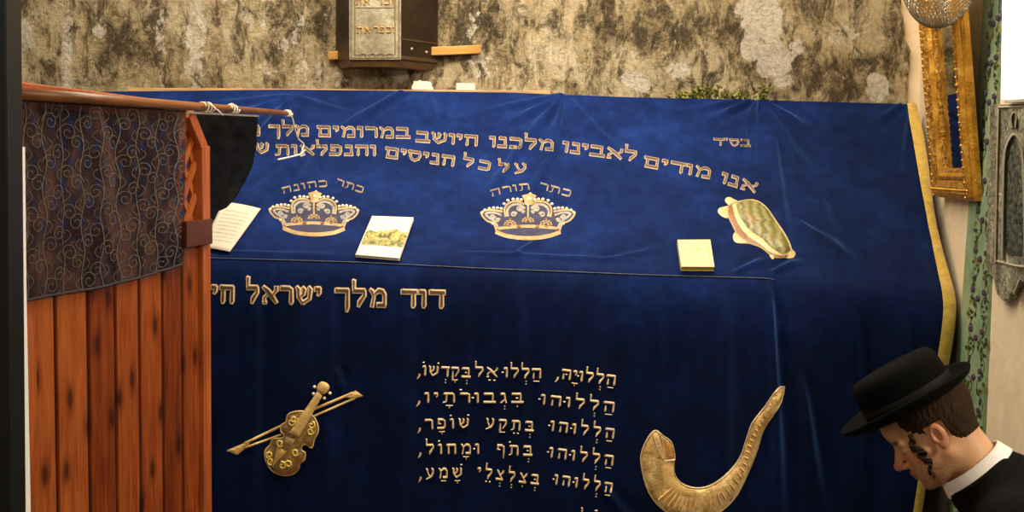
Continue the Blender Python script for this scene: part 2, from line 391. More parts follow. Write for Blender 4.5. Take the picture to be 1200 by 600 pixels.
U = np.linspace(0, 1, NU+1)
V = np.zeros((NS+NF+1, NU+1, 3))
ext = .0
xb = XBL+(XBR-XBL)*U; xf = XFL+(XFR-XFL)*U; xd = XFL+(XFLOOR-XFL)*U
zb = np.interp(xb, [p.x for p in BP], [p.z for p in BP]); zf = np.interp(xf, [p.x for p in FP], [p.z for p in FP])
for j in range(NS+NF+1):
    if j <= NS:
        s = j/NS
        x = xb*(1-s)+xf*s; y = YW+(YF+.03-YW)*s; z = zb*(1-s)+zf*s
        sag = -.018*math.sin(math.pi*s)
        z = z + sag
        # soft rounding towards the front edge
        if s > .95: z = z - .006*((s-.95)/.05)**2
    else:
        s = (j-NS)/NF
        x = xf*(1-s)+xd*s; z = zf*(1-s)+.02*s - .006
        y = YF+.03*math.exp(-s*26) + 0*z
        y = y - .02*s
    V[j, :, 0] = x; V[j, :, 1] = y; V[j, :, 2] = z
ns = Vector((0, -(lerp_poly(BP, 0)-lerp_poly(FP, 0)), YW-YF)).normalized()
def apply_crease(lst, rows, fn, nrm):
    P = V[rows].reshape(-1, 3); D = np.zeros(len(P))
    for (a, b, amp, wid) in lst:
        p, q = np.array(fn(*a)), np.array(fn(*b)); d = q-p; L = np.linalg.norm(d); d /= L
        side = np.cross(np.array(nrm), d)
        r = P-p; tt = r@d/L; sd = r@side
        w = wid*.0014*(.5+.6*np.clip(tt, 0, 1))
        falloff = np.clip(tt/.14, 0, 1)*np.clip((1.1-tt)/.45, 0, 1)
        D += falloff*amp*.001*(np.exp(-(sd/w)**2)-.55*np.exp(-((sd-1.7*w)/(1.2*w))**2))
    V[rows] = (P+D[:, None]*np.array(nrm)).reshape(V[rows].shape)
apply_crease([(a, b, h*1.7, w) for a, b, h, w in CREASE], slice(1, NS), slope_pt, ns)
apply_crease([(a, b, h*1.6, w) for a, b, h, w in FCREASE], slice(NS+1, NS+NF+1), lambda x, y: at(x, y, YF), (0, -1, 0))
# vertical drape waves on the front + small general unevenness
for j in range(NS+NF+1):
    for i in range(NU+1):
        x, y, z = V[j, i]
        if j > NS:
            k = min(1, (j-NS)/40)
            V[j, i, 1] -= k*(.018*noise.noise((x*7, z*.7, 2))+.012*noise.noise((x*16, z*.8, 4)))
        elif 0 < j:
            hh = .006*noise.noise((x*5, y*6, 7))+.0025*noise.noise((x*16, y*20, 3))
            hh *= min(1, j/12)*min(1, (NS-j)/6)
            V[j, i, 1] += ns.y*hh; V[j, i, 2] += ns.z*hh
cv = [Vector(p) for p in V.reshape(-1, 3)]
w_ = NU+1
cf = [(j*w_+i, (j+1)*w_+i, (j+1)*w_+i+1, j*w_+i+1) for j in range(NS+NF) for i in range(NU)]
cover = empty('velvet_cover', (0, YF, 0), 'dark blue velvet cover with gold Hebrew embroidery draped over the tomb', 'cover')
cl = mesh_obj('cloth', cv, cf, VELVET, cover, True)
fa = cl.data.attributes.new('falloff', 'FLOAT', 'POINT')
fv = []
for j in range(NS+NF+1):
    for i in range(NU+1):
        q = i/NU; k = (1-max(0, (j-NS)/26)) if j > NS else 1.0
        lit_tone = .66+.8*noise.noise((V[j, i, 0]*2.2, V[j, i, 2]*3+V[j, i, 1]*2, 11))+.45*(1-min(1, j/NS))  # painted light: stronger towards the back edge, weaker at the right end
        lit_tone *= 1-.7*max(0, min(1, (q-.74)/.18))
        fv.append(max(0, min(1, lit_tone))*max(0, k)**1.5)
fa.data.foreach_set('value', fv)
BVH = BVHTree.FromPolygons(cv, cf)
# return of the cloth at the right end
mb = MB(); rows = list(range(0, NS+NF+1, 6))
pts = [cv[j*w_+NU] for j in rows]
vs = []
for p in pts:
    vs += [p, Vector((p.x-.03, min(YW, p.y+.10+.3*(YW-p.y)), p.z-.01)), Vector((p.x-.06, YW, min(p.z, lerp_poly(BP, p.x))-.01))]
n = len(pts)
mb.add(vs, [(3*i+k, 3*i+k+1, 3*i+k+4, 3*i+k+3) for i in range(n-1) for k in range(2)])
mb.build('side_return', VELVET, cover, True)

def onto(px, py, h=.002):
    d = ray(px, py); loc, nr, idx, dist = BVH.ray_cast(CAM, d)
    if loc is None: return at(px, py, YF-.04)
    base = ns if nr.z > .35 else Vector((0, -1, 0))
    nr = (base+nr*(1 if nr.dot(base) > 0 else -1)).normalized()
    return loc+nr*h
PROJ = [onto]
def resample(pts, ws, maxd):
    o = [pts[0]]; ow = [ws[0]]
    for (a, b, wa, wb) in zip(pts, pts[1:], ws, ws[1:]):
        d = math.hypot(b[0]-a[0], b[1]-a[1]); k = max(1, int(math.ceil(d/maxd)))
        for i in range(1, k+1):
            q = i/k; o.append((a[0]+(b[0]-a[0])*q, a[1]+(b[1]-a[1])*q)); ow.append(wa+(wb-wa)*q)
    return o, ow
def catmull(pts, k=6, closed=False):
    n = len(pts); o = []
    rng = range(n if closed else n-1)
    for i in rng:
        g = (lambda m: pts[m % n]) if closed else (lambda m: pts[max(0, min(n-1, m))])
        p0, p1, p2, p3 = g(i-1), g(i), g(i+1), g(i+2)
        for j in range(k):
            t = j/k
            o.append(tuple(.5*(2*p1[c]+(-p0[c]+p2[c])*t+(2*p0[c]-5*p1[c]+4*p2[c]-p3[c])*t*t+(-p0[c]+3*p1[c]-3*p2[c]+p3[c])*t**3) for c in range(2)))
    if not closed: o.append(tuple(pts[-1][:2]))
    return o
def ribbon(mb, pts, ws, h0=.001, h1=.003, maxd=6, proj=None):
    proj = proj or PROJ[0]
    if not hasattr(ws, '__len__'): ws = [ws]*len(pts)
    pts, ws = resample(pts, ws, maxd); m = len(pts); vs = []
    for i, (p, w) in enumerate(zip(pts, ws)):
        def unit(a, b):
            d = math.hypot(b[0]-a[0], b[1]-a[1]) or 1e-6; return ((b[0]-a[0])/d, (b[1]-a[1])/d)
        t0 = unit(pts[max(i-1, 0)], p) if i > 0 else unit(p, pts[1])
        t1 = unit(p, pts[i+1]) if i < m-1 else t0
        n = (-(t0[1]+t1[1]), t0[0]+t1[0]); L = math.hypot(*n) or 1; k = min(1.5, 2/L) ; n = (n[0]/L*k*1, n[1]/L*k*1)
        n = (n[0]*w/2 if False else n[0]*w, n[1]*w)
        for s, h in ((-1, h0), (0, h1), (1, h0)):
            vs.append(proj(p[0]+n[0]*s, p[1]+n[1]*s, h))
    mb.add(vs, [(3*i+k, 3*i+k+1, 3*i+k+4, 3*i+k+3) for i in range(m-1) for k in range(2)])
def dot(mb, px, py, r, h=None, proj=None):
    proj = proj or PROJ[0]
    c = proj(px, py, .0005); e = proj(px+r, py, .0005); rr = (e-c).length
    nn = (proj(px, py, .01)-c)
    mb.dome(c, nn, rr, rr*.8 if h is None else h)
def patch(mb, poly, h0=.001, h1=.004, rim=5, step=4, proj=None):
    proj = proj or PROJ[0]
    pts = [Vector(p) for p in resample(list(poly)+[poly[0]], [1]*(len(poly)+1), step)[0][:-1]]
    n = len(pts)
    xs = [p.x for p in pts]; ys = [p.y for p in pts]
    def dist(q):
        m = 1e9
        for i in range(n):
            a, b = pts[i], pts[(i+1) % n]; ab = b-a; L = ab.length_squared or 1e-9
            tt = max(0, min(1, (q-a).dot(ab)/L)); m = min(m, (a+ab*tt-q).length)
        return m
    def inside(q):
        c = False
        for i in range(n):
            a, b = pts[i], pts[(i+1) % n]
            if (a.y > q.y) != (b.y > q.y) and q.x < (b.x-a.x)*(q.y-a.y)/(b.y-a.y)+a.x: c = not c
        return c
    allp = list(pts); y = min(ys)+step*.6; k = 0
    while y < max(ys):
        x = min(xs)+step*(.3+.5*(k % 2))
        while x < max(xs):
            q = Vector((x, y))
            if inside(q) and dist(q) > step*.45: allp.append(q)
            x += step
        y += step*.9; k += 1
    res = delaunay_2d_cdt(allp, [(i, (i+1) % n) for i in range(n)], [], 1, 1e-5)
    vo, fo = res[0], res[2]
    vs = []
    for q in vo:
        d = dist(q); k = min(1, d/rim); vs.append(proj(q.x, q.y, h0+(h1-h0)*math.sqrt(max(0, k*(2-k)))))
    mb.add(vs, [tuple(f) for f in fo])

# ---- Hebrew letterforms: strokes (points, half width); x to the right, y up, cap height 1
H, T = .118, .082
G = {
 'א': (.80, [([(.06, .95), (.30, .72), (.52, .42), (.76, .06)], [.07, .12, .12, .07]), ([(.74, .97), (.74, .76), (.55, .50)], [.1, .08, .05]), ([(.06, .05), (.24, .05)], .06), ([(.14, .06), (.13, .34), (.34, .60)], [.07, .07, .05])]),
 'ב': (.70, [([(.04, 1.0), (.06, .89), (.56, .89)], [.05, H, H]), ([(.55, .93), (.55, .12)], T), ([(.0, .11), (.72, .11)], H)]),
 'ג': (.48, [([(.08, 1.0), (.10, .89), (.32, .89)], [.05, H, H]), ([(.31, .93), (.34, .40), (.42, .03)], T), ([(.34, .36), (.08, .03)], [.05, .09])]),
 'ד': (.66, [([(.03, 1.0), (.05, .89), (.68, .89)], [.05, H, H]), ([(.54, .89), (.54, .12), (.52, .0)], [T, T+.02, .03])]),
 'ה': (.72, [([(.03, 1.0), (.05, .89), (.64, .89)], [.05, H, H]), ([(.62, .93), (.62, .12), (.60, .0)], [T, T+.02, .03]), ([(.15, .60), (.14, .12), (.12, 0)], [.05, T+.02, .03])]),
 'ו': (.30, [([(.0, 1.0), (.02, .89), (.22, .89)], [.05, H, H]), ([(.2, .93), (.2, .12), (.18, .0)], [T, T+.02, .03])]),
 'ז': (.36, [([(.0, .98), (.04, .88), (.34, .90)], [.05, H, H]), ([(.18, .89), (.2, .5), (.16, .0)], [T, T+.02, .03])]),
 'ח': (.74, [([(.02, 1.0), (.04, .89), (.66, .89)], [.05, H, H]), ([(.64, .93), (.64, .12), (.62, .0)], [T, T+.02, .03]), ([(.15, .9), (.15, .12), (.13, .0)], [T, T+.02, .03])]),
 'י': (.28, [([(.0, 1.0), (.02, .89), (.22, .89)], [.05, H, H]), ([(.2, .93), (.19, .66), (.12, .52)], [T, T, .03])]),
 'כ': (.66, [([(.04, 1.0), (.06, .89), (.48, .89)], [.05, H, H]), ([(.46, .9), (.57, .82), (.58, .5), (.57, .18), (.46, .1)], T), ([(.02, .11), (.5, .11)], H)]),
 'ך': (.62, [([(.03, 1.0), (.05, .89), (.58, .89)], [.05, H, H]), ([(.55, .93), (.55, -.05), (.53, -.3)], [T, T+.02, .03])]),
 'ל': (.62, [([(.0, 1.48), (.06, 1.44), (.06, .9)], [.04, .08, .06]), ([(.03, .89), (.54, .89)], H), ([(.53, .9), (.54, .62), (.34, .26), (.28, .0)], [T, T, T+.03, .04])]),
 'מ': (.78, [([(.02, .98), (.1, .9), (.2, .62), (.12, .0)], [.05, .09, .06, .08]), ([(.22, .72), (.42, .92), (.58, .88), (.68, .70), (.68, .1)], [.06, .12, .11, T, T]), ([(.36, .10), (.72, .10)], H)]),
 'ם': (.74, [([(.0, 1.0), (.03, .89), (.64, .89)], [.05, H, H]), ([(.62, .92), (.62, .1)], T), ([(.14, .9), (.14, .1)], T), ([(.08, .10), (.68, .10)], H)]),
 'נ': (.48, [([(.08, 1.0), (.10, .89), (.36, .89)], [.05, H, H]), ([(.35, .93), (.38, .12)], T), ([(.0, .11), (.44, .11)], H)]),
 'ס': (.72, [([(.0, 1.0), (.03, .89), (.60, .89)], [.05, H, H]), ([(.58, .9), (.64, .62), (.56, .26), (.36, .07)], [T, T, T, T]), ([(.12, .9), (.10, .50), (.2, .2), (.38, .07)], [T, T, T, T])]),
 'ע': (.70, [([(.02, 1.0), (.12, .88), (.16, .60), (.30, .22)], [.05, .1, .06, .06]), ([(.46, 1.0), (.58, .88), (.58, .5), (.42, .18), (.04, -.06)], [.05, .1, T, T+.02, .06])]),
 'פ': (.70, [([(.06, .93), (.46, .91)], H), ([(.46, .9), (.58, .80), (.60, .5), (.56, .18), (.46, .1)], T), ([(.0, .11), (.5, .11)], H), ([(.12, .9), (.10, .55), (.30, .50)], [T, T, .06])]),
 'ף': (.66, [([(.06, .93), (.46, .91)], H), ([(.46, .9), (.57, .80), (.58, .3), (.56, -.3)], [T, T, T, .04]), ([(.12, .9), (.10, .55), (.30, .50)], [T, T, .06])]),
 'צ': (.68, [([(.02, .98), (.12, .88), (.40, .40), (.58, .12)], [.05, .1, .08, .08]), ([(.62, 1.0), (.58, .82), (.38, .50)], [.06, .1, .05]), ([(.0, .11), (.62, .11)], H)]),
 'ק': (.70, [([(.03, 1.0), (.05, .89), (.60, .89)], [.05, H, H]), ([(.58, .9), (.58, .56), (.36, .1)], [T, T, .06]), ([(.14, .62), (.14, -.1), (.12, -.32)], [.05, T+.02, .03])]),
 'ר': (.62, [([(.03, 1.0), (.05, .89), (.44, .89)], [.05, H, H]), ([(.42, .91), (.55, .82), (.56, .12), (.54, .0)], [.09, T, T+.02, .03])]),
 'ש': (.84, [([(.02, 1.0), (.12, .86), (.14, .40), (.36, .07)], [.05, .1, T, T]), ([(.66, 1.0), (.74, .86), (.70, .34), (.36, .07)], [.05, .1, T, T]), ([(.34, .98), (.42, .84), (.38, .58), (.18, .40)], [.05, .1, T, .05])]),
 'ת': (.78, [([(.06, 1.0), (.08, .89), (.58, .89)], [.05, H, H]), ([(.64, .9), (.67, .6), (.67, .12), (.65, .0)], [.08, T, T+.02, .03]), ([(.56, .91), (.66, .84)], .08), ([(.22, .9), (.20, .14)], T), ([(.0, .04), (.20, .12)], [.06, .08])]),
 ',': (.26, [([(.2, .2), (.14, -.1), (.0, -.34)], [.09, .09, .02])]),
 '"': (.34, [([(.06, 1.05), (.04, .75)], [.07, .03]), ([(.24, 1.05), (.22, .75)], [.07, .03])]),
}
NIK = {'\u05B7': 'patah', '\u05B0': 'sheva', '\u05B8': 'qamats', '\u05B5': 'tsere', '\u05B4': 'hiriq', '\u05BC': 'dagesh', '\u05B9': 'holam', '\u05C1': 'shin'}
def word(s, xl, yl, xr, yr, h, layers, gap=.2, bow=0, proj=None, gw=1.0, maxd=6):
    """set a word between the left end (xl,yl) and the right end (xr,yr) of its baseline, in photo pixels"""
    L = math.hypot(xr-xl, yr-yl); ux, uy = (xr-xl)/L, (yr-yl)/L
    clusters = []
    for ch in s:
        if ch in NIK: clusters[-1][1].append(NIK[ch])
        else: clusters.append([ch, []])
    clusters = clusters[::-1]                       # left to right
    wsum = sum(G[c][0] for c, _ in clusters); n = len(clusters)
    g = gap*h
    sx = (L-g*(n-1))/wsum
    if sx > 2.0*h and n > 1: sx = 2.0*h; g = (L-wsum*sx)/(n-1)
    if sx < .75*h and n > 1: g = gap*h*.5; sx = (L-g*(n-1))/wsum
    x = 0.0
    for c, marks in clusters:
        w, strokes = G[c]; w *= gw
        def m(p):
            X = x+p[0]*sx*gw; q = X/L; by = -bow*4*q*(1-q); Y = p[1]*h
            return (xl+ux*X+uy*Y, yl+uy*X-ux*Y+by)
        st = []
        for pts, ws in strokes:
            ws = ws if hasattr(ws, '__len__') else [ws]*len(pts)
            st.append((pts, ws))
        for mk in marks:
            cx = w/gw*.5
            if mk == 'patah': st.append(([(cx-.22, -.24), (cx+.22, -.24)], [.05, .05]))
            if mk == 'qamats': st += [([(cx-.22, -.24), (cx+.22, -.24)], [.05, .05]), ([(cx, -.24), (cx, -.5)], [.06, .05])]
            if mk == 'sheva': st += [([(cx+.08, -.2), (cx+.08, -.32)], [.07, .07]), ([(cx+.08, -.46), (cx+.08, -.58)], [.07, .07])]
            if mk == 'tsere': st += [([(cx-.2, -.26), (cx-.06, -.26)], [.07, .07]), ([(cx+.12, -.26), (cx+.26, -.26)], [.07, .07])]
            if mk == 'hiriq': st.append(([(cx, -.2), (cx, -.34)], [.07, .07]))
            if mk == 'dagesh':
                q = -.1 if c == 'ו' else cx-.02
                st.append(([(q-.07, .5), (q+.07, .5)], [.07, .07]))
            if mk == 'holam': st.append(([(-.02, 1.26), (.12, 1.26)], [.07, .07]))
            if mk == 'shin': st.append(([(.7, 1.26), (.84, 1.26)], [.07, .07]))
        for (mb, grow, h0, h1, wk) in layers:
            for pts, ws in st:
                pp = [m(p) for p in pts]; ww = [wk*a*h+grow for a in ws]
                if grow > 0 and len(pp) > 1:      # lengthen ends with the outline
                    def ext_(a, b):
                        d = math.hypot(a[0]-b[0], a[1]-b[1]) or 1; return (a[0]+(a[0]-b[0])/d*grow, a[1]+(a[1]-b[1])/d*grow)
                    pp = [ext_(pp[0], pp[1])]+pp[1:-1]+[ext_(pp[-1], pp[-2])]
                ribbon(mb, pp, ww, h0, h1, maxd, proj)
        x += w*sx+g
def inscription(name, words, h, outline=True, label=None, gap=.2, mats=None):
    for wd in words:
        if outline:
            a, b = MB(), MB()
            lay = [(a, .048*h+.1, .0008, .0022, .98), (b, -.03*h-.05, .0034, .0036, .98)]
        else:
            a = MB(); b = None
            lay = [(a, 0, .0008, .0034, 1.0)]
        word(*wd[:5], wd[5] if len(wd) > 5 else h, lay, wd[7] if len(wd) > 7 else gap, wd[6] if len(wd) > 6 else 0)
        o = a.build('embroidered_word', mats or (GOLD_LT if outline else PSALM), cover)
        if b is not None: b.build('letter_filling', GOLD_DK, o)
inscription('embroidered_inscription', [('אנו', 844, 214, 885, 226.5), ('מודים', 754, 195.2, 832.5, 209.8), ('לאבינו', 659, 178, 745.5, 189.5), ('מלכנו', 574, 172.3, 649, 176.6),
    ('היושב', 487.5, 166.3, 560, 171.5), ('במרומים', 372, 160, 480, 162.3), ('מלך', 315, 159, 362.5, 159.5), ('מ', 293, 159, 305, 159)], 12.2, True, None, mats=GOLD_SL)
inscription('embroidered_inscription', [('על', 584, 202, 617.5, 202.5, 10.5), ('כל', 541.5, 194.5, 574, 200.5, 10.5), ('הניסים', 451, 184.5, 532.5, 195.5), ('והנפלאות', 323, 182, 441, 182.6), ('ש', 299.5, 180, 315.5, 180)], 12, True, None, mats=GOLD_SL)
inscription('embroidered_inscription', [('בס"ד', 836, 170.5, 879, 172)], 8.2, True, None, mats=GOLD_SL)
inscription('embroidered_inscription', [('כתר', 393.5, 217, 425, 227, 8), ('כהונה', 331, 228, 384.5, 219, 8, 1.5)], 8, False, 'gold Hebrew letters curving over the left crown', mats=GOLD_SL)
inscription('embroidered_inscription', [('כתר', 631.5, 222, 668.5, 231.5, 8.5), ('תורה', 575.5, 231.5, 622, 223, 8.5, 1.5)], 8.5, False, 'gold Hebrew letters curving over the right crown', mats=GOLD_SL)
inscription('embroidered_inscription', [('דוד', 470.5, 360, 520.5, 361), ('מלך', 393, 358.5, 453, 359.5), ('ישראל', 289, 355, 376, 357), ('חי', 248, 354.5, 274, 355.5)], 20.5, True, None, mats=PSALM)
HL = 'הַלְלוּהוּ'
inscription('embroidered_inscription', [('הַלְלוּיָהּ,', 651, 443.5, 721, 452), ('הַלְלוּ', 590.5, 442.5, 634.5, 444), ('אֵל', 556, 441.5, 583, 442.5), ('בְּקָדְשׁוֹ,', 489, 440, 551, 443)], 12.3, False, 'first pointed Hebrew verse line of gold thread')
inscription('embroidered_inscription', [(HL, 633.5, 474, 720, 483.5), ('בִּגְבוּרֹתָיו,', 488, 472, 613, 472.6)], 12.3, False, 'second pointed Hebrew verse line of gold thread', gap=.4)
inscription('embroidered_inscription', [(HL, 644.5, 505, 719.5, 514.5), ('בְּתֵקַע', 569, 502, 625, 506), ('שׁוֹפָר,', 489.5, 503.5, 550, 502)], 12.3, False, 'third pointed Hebrew verse line of gold thread', gap=.4)
inscription('embroidered_inscription', [(HL, 643, 536, 718.5, 546), ('בְּתֹף', 581.5, 533, 623.5, 534.5), ('וּמָחוֹל,', 490, 532.5, 562, 532)], 12.3, False, 'fourth pointed Hebrew verse line of gold thread', gap=.4)
inscription('embroidered_inscription', [(HL, 649, 567.7, 717, 578), ('בְּצִלְצְלֵי', 559, 559.5, 631, 568.5), ('שָׁמַע,', 490.5, 561, 542, 560)], 12.3, False, 'fifth pointed Hebrew verse line of gold thread', gap=.4)
inscription('embroidered_inscription', [('כֹל', 680, 613, 712, 614.5)], 12.3, False)

# ---- crowns
def crown(tf, sc, label):
    q = lambda p: tf(*p); mir = lambda p: (750-p[0], p[1])
    base = MB(); net = MB(); arch = MB(); arch2 = MB(); pearl = MB(); scroll = MB(); flower = MB(); rub = MB()
    def both(fn, pts, *a):
        fn([q(p) for p in pts], *a); fn([q(mir(p)) for p in pts], *a)
    R_ = lambda mb, h0, h1: (lambda pts, w: ribbon(mb, catmull(pts, 5), w/sc, h0, h1, 3))
    patch(net, [q(p) for p in catmull([(165, 430), (150, 385), (95, 365), (85, 325), (120, 303), (205, 305), (235, 265), (300, 248), (375, 262), (450, 248), (515, 265), (545, 305), (630, 303), (665, 325), (655, 365), (600, 385), (585, 430), (480, 480), (375, 488), (270, 480)], 4, True)], .0004, .0008, 3, 4)
    ribbon(base, catmull([q(p) for p in [(168, 448), (250, 476), (375, 488), (500, 476), (582, 448)]], 6), 13/sc, .0014, .005, 3)
    ribbon(base, catmull([q(p) for p in [(163, 430), (255, 418), (375, 412), (495, 418), (587, 430)]], 6), 10/sc, .0014, .005, 3)
    both(R_(arch, .0012, .0035), [(172, 440), (155, 395), (110, 375), (78, 335), (95, 312), (150, 308), (212, 318)], 6)
    both(R_(arch2, .0012, .003), [(185, 425), (165, 385), (125, 355), (105, 335), (120, 325), (160, 325), (205, 340)], 7)
    both(R_(arch, .0014, .004), [(232, 355), (226, 300), (255, 262), (310, 252), (352, 272)], 6)
    both(R_(arch2, .0014, .003), [(246, 352), (244, 305), (275, 276), (320, 272), (356, 300)], 8)
    ribbon(arch, [q((375, 270)), q((375, 355))], 6/sc, .0014, .004, 3)
    patch(arch, [q(p) for p in [(335, 216), (390, 200), (430, 216), (412, 246), (400, 276), (355, 276), (350, 242)]], .0016, .005, 3, 3)
    for p in [(80, 325), (100, 308), (128, 298), (155, 294), (180, 294), (204, 298), (222, 268), (246, 246), (280, 238), (308, 238), (332, 242), (150, 395)]:
        for c in (p, mir(p)): dot(pearl, *q(c), 11/sc)
    dot(pearl, *q((382, 238)), 15/sc); dot(pearl, *q((390, 203)), 8/sc)
    for cx, cy, r0, s in [(320, 297, 20, 1), (285, 335, 20, -1), (150, 348, 18, 1), (182, 372, 14, -1), (345, 320, 10, -1)]:
        for mm in (0, 1):
            pts = []
            for k in range(15):
                an = k*.62*s; rr = r0*(1-k/18); p = (cx+rr*math.cos(an), cy+rr*math.sin(an)*.85)
                pts.append(q(mir(p) if mm else p))
            ribbon(scroll, pts, 5.5/sc, .001, .003, 3)
    for cx, cy in [(260, 395), (375, 375), (490, 395)]:
        for k in range(7):
            an = math.pi*(k/6); dot(flower, *q((cx-34*math.cos(an), cy+6-24*math.sin(an))), 9/sc, None)
        for k in range(4):
            an = math.pi*(k/3); dot(flower, *q((cx-16*math.cos(an), cy+6-12*math.sin(an))), 9/sc, None)
    for cx, cy in [(260, 366), (490, 366), (180, 432), (570, 432)]: dot(rub, *q((cx, cy)), 10/sc, None)
    for cx in (255, 315, 435, 495): ribbon(rub, [q((cx-12, 416)), q((cx+12, 415))], 5/sc, .0052, .0056, 3)
    o = net.build('embroidered_crown', NET, cover, True, label)
    base.build('base_band', GOLD_CR, o, True); arch.build('outer_arches', GOLD_CR, o, True); arch2.build('inner_arches', SILVER, o, True)
    pearl.build('pearl_border', PEARL, o, True); scroll.build('silver_scrolls', SILVER, o, True); flower.build('gold_flowers', GOLD_CR, o, True); rub.build('brown_beads', BROWN, o, True)
crown(lambda x, y: (550+x/5.457, 190+y/5.457), 5.457, 'gold and silver embroidered crown in the middle of the slope')
crown(lambda x, y: (300+(80+(x-70)*.95)/5.457, 180+(238+(y-198)*.97+(x-375)*.012)/5.457), 5.6, 'gold and silver embroidered crown on the left')

# ---- violin and bow
Z = lambda x, y: (250+x/4.284, 430+y/4.284)
zz = lambda L_: [Z(*p) for p in L_]
bow = MB()
for a, b, w in [((160, 382), (352, 290), 1.5), ((500, 214), (700, 130), 1.5), ((160, 404), (345, 338), 1.3), ((505, 247), (712, 156), 1.3)]:
    ribbon(bow, zz([a, b]), w, .001, .0035, 5)
patch(bow, zz([(65, 420), (172, 374), (185, 378), (168, 404), (120, 441)]), .001, .004, 3, 3)
patch(bow, zz([(650, 150), (715, 118), (752, 145), (705, 161)]), .001, .004, 3, 3)
bow.build('embroidered_bow', GOLD_PL, cover, False, 'gold embroidered violin bow running diagonally')
outline = [(395, 228), (450, 222), (500, 245), (525, 290), (525, 330), (508, 360), (495, 405), (468, 388), (445, 395), (443, 418), (461, 430), (457, 465), (437, 480), (425, 515), (390, 541), (340, 541), (290, 515), (262, 465), (260, 420), (285, 392), (302, 360), (345, 357), (356, 338), (340, 322), (345, 290), (366, 276), (372, 246)]
vb = MB(); patch(vb, zz(catmull(outline, 3, True)), .001, .007, 6, 3.5)
vo = vb.build('embroidered_violin', OLIVE, cover, True, 'gold and brown embroidered violin at lower left')
m = MB(); oz = zz(catmull(outline, 3, True)); ribbon(m, oz+[oz[0]], .9, .002, .005, 4); m.build('gold_outline', GOLD_PL, vo)
m = MB(); patch(m, zz([(440, 480), (428, 515), (390, 538), (340, 538), (295, 512), (330, 520), (380, 515), (405, 480), (420, 440), (450, 440), (455, 462)]), .006, .0085, 3, 3); patch(m, zz([(470, 385), (490, 400), (505, 360), (485, 365), (455, 372)]), .006, .0085, 3, 3); m.build('brown_edge', BROWN, vo, True)
m = MB(); patch(m, zz([(383, 326), (432, 348), (552, 142), (524, 120)]), .008, .011, 3, 3); m.build('fingerboard', GOLD_PL, vo, True)
m = MB(); patch(m, zz(catmull([(525, 90), (545, 72), (575, 84), (583, 108), (556, 137), (522, 122)], 3, True)), .002, .009, 3, 3); m.build('scroll_head', GOLD_PL, vo, True)
m = MB()
for p in [(508, 100), (503, 135), (585, 132), (557, 157)]: dot(m, *Z(*p), 2.0)
m.build('tuning_pegs', PEARL, vo, True)
m = MB(); patch(m, zz([(370, 345), (412, 362), (398, 392), (362, 372)]), .008, .010, 2, 3); m.build('bridge', GOLD_LT, vo, True)
m = MB(); patch(m, zz([(325, 398), (372, 420), (303, 497)]), .008, .010, 2, 3); m.build('tailpiece', GOLD_PL, vo, True)
m = MB()
for cx, cy in [(408, 258), (395, 275), (495, 290), (490, 320), (285, 440), (290, 470), (350, 492), (380, 485), (415, 425), (340, 380)]:
    ribbon(m, [Z(cx+19*(1-k/14)*math.cos(k*.7+cx), cy+20*(1-k/14)*math.sin(k*.7+cx)) for k in range(11)], 1.1, .007, .010, 3)
m.build('gold_scrollwork', thread('yellow scroll thread', srgb(206, 176, 60), srgb(244, 220, 110), 160), vo)

# ---- shofar
Z = lambda x, y: (730+x/3.529, 430+y/3.529)
horn = catmull([(135, 262), (165, 285), (200, 312), (214, 370), (210, 390), (212, 440), (240, 480), (300, 500), (360, 490), (420, 450), (480, 380), (510, 300), (535, 230), (590, 160), (638, 92), (660, 82), (666, 95), (640, 170), (580, 260), (555, 340), (520, 430), (470, 530), (400, 600), (340, 625), (270, 630), (190, 605), (130, 555), (95, 490), (75, 400), (78, 350), (105, 290)], 3, True)
m = MB(); patch(m, zz(horn), .001, .014, 14, 4); sh = m.build('embroidered_horn', HORN, cover, True, 'large gold embroidered ram horn at lower right')
hz = zz(horn); m = MB(); ribbon(m, hz+[hz[0]], .9, .002, .006, 5); m.build('gold_outline', CREAM, sh)
m = MB(); patch(m, zz([(158, 288), (200, 318), (211, 374), (170, 384), (164, 335)]), .012, .015, 3, 3); m.build('brown_mouth', thread('amber satin', srgb(160, 104, 40), srgb(206, 148, 72), 120), sh, True)
m = MB()
ribbon(m, zz(catmull([(120, 275), (135, 320), (160, 372), (164, 335), (150, 280), (135, 263)], 4)), 1.0, .013, .016, 4); ribbon(m, zz([(168, 385), (213, 380)]), 1.2, .013, .017, 4)
m.build('mouth_rim', CREAM, sh)
m = MB(); patch(m, zz([(140, 350), (165, 392), (206, 395), (210, 450), (245, 490), (300, 506), (290, 535), (220, 530), (165, 480)]), .013, .016, 6, 4); m.build('plain_satin_inset', GOLD_PL, sh, True)
m = MB()
sp_ = catmull([(105, 350), (118, 440), (170, 520), (250, 560), (340, 560), (420, 520), (490, 420), (525, 310), (570, 220), (630, 130)], 9)
for i in range(18, len(sp_)-2, 2):
    a, b = sp_[i-1], sp_[i+1]; d = math.hypot(b[0]-a[0], b[1]-a[1]); nx, ny = -(b[1]-a[1])/d, (b[0]-a[0])/d
    wd = 30*(1-i/len(sp_))+8
    p = sp_[i]; ribbon(m, zz([(p[0]-nx*wd+6, p[1]-ny*wd), (p[0], p[1]), (p[0]+nx*wd-6, p[1]+ny*wd)]), [.4, 1.3, .4], .013, .018, 4)
m.build('stitched_ridges', GOLD, sh)

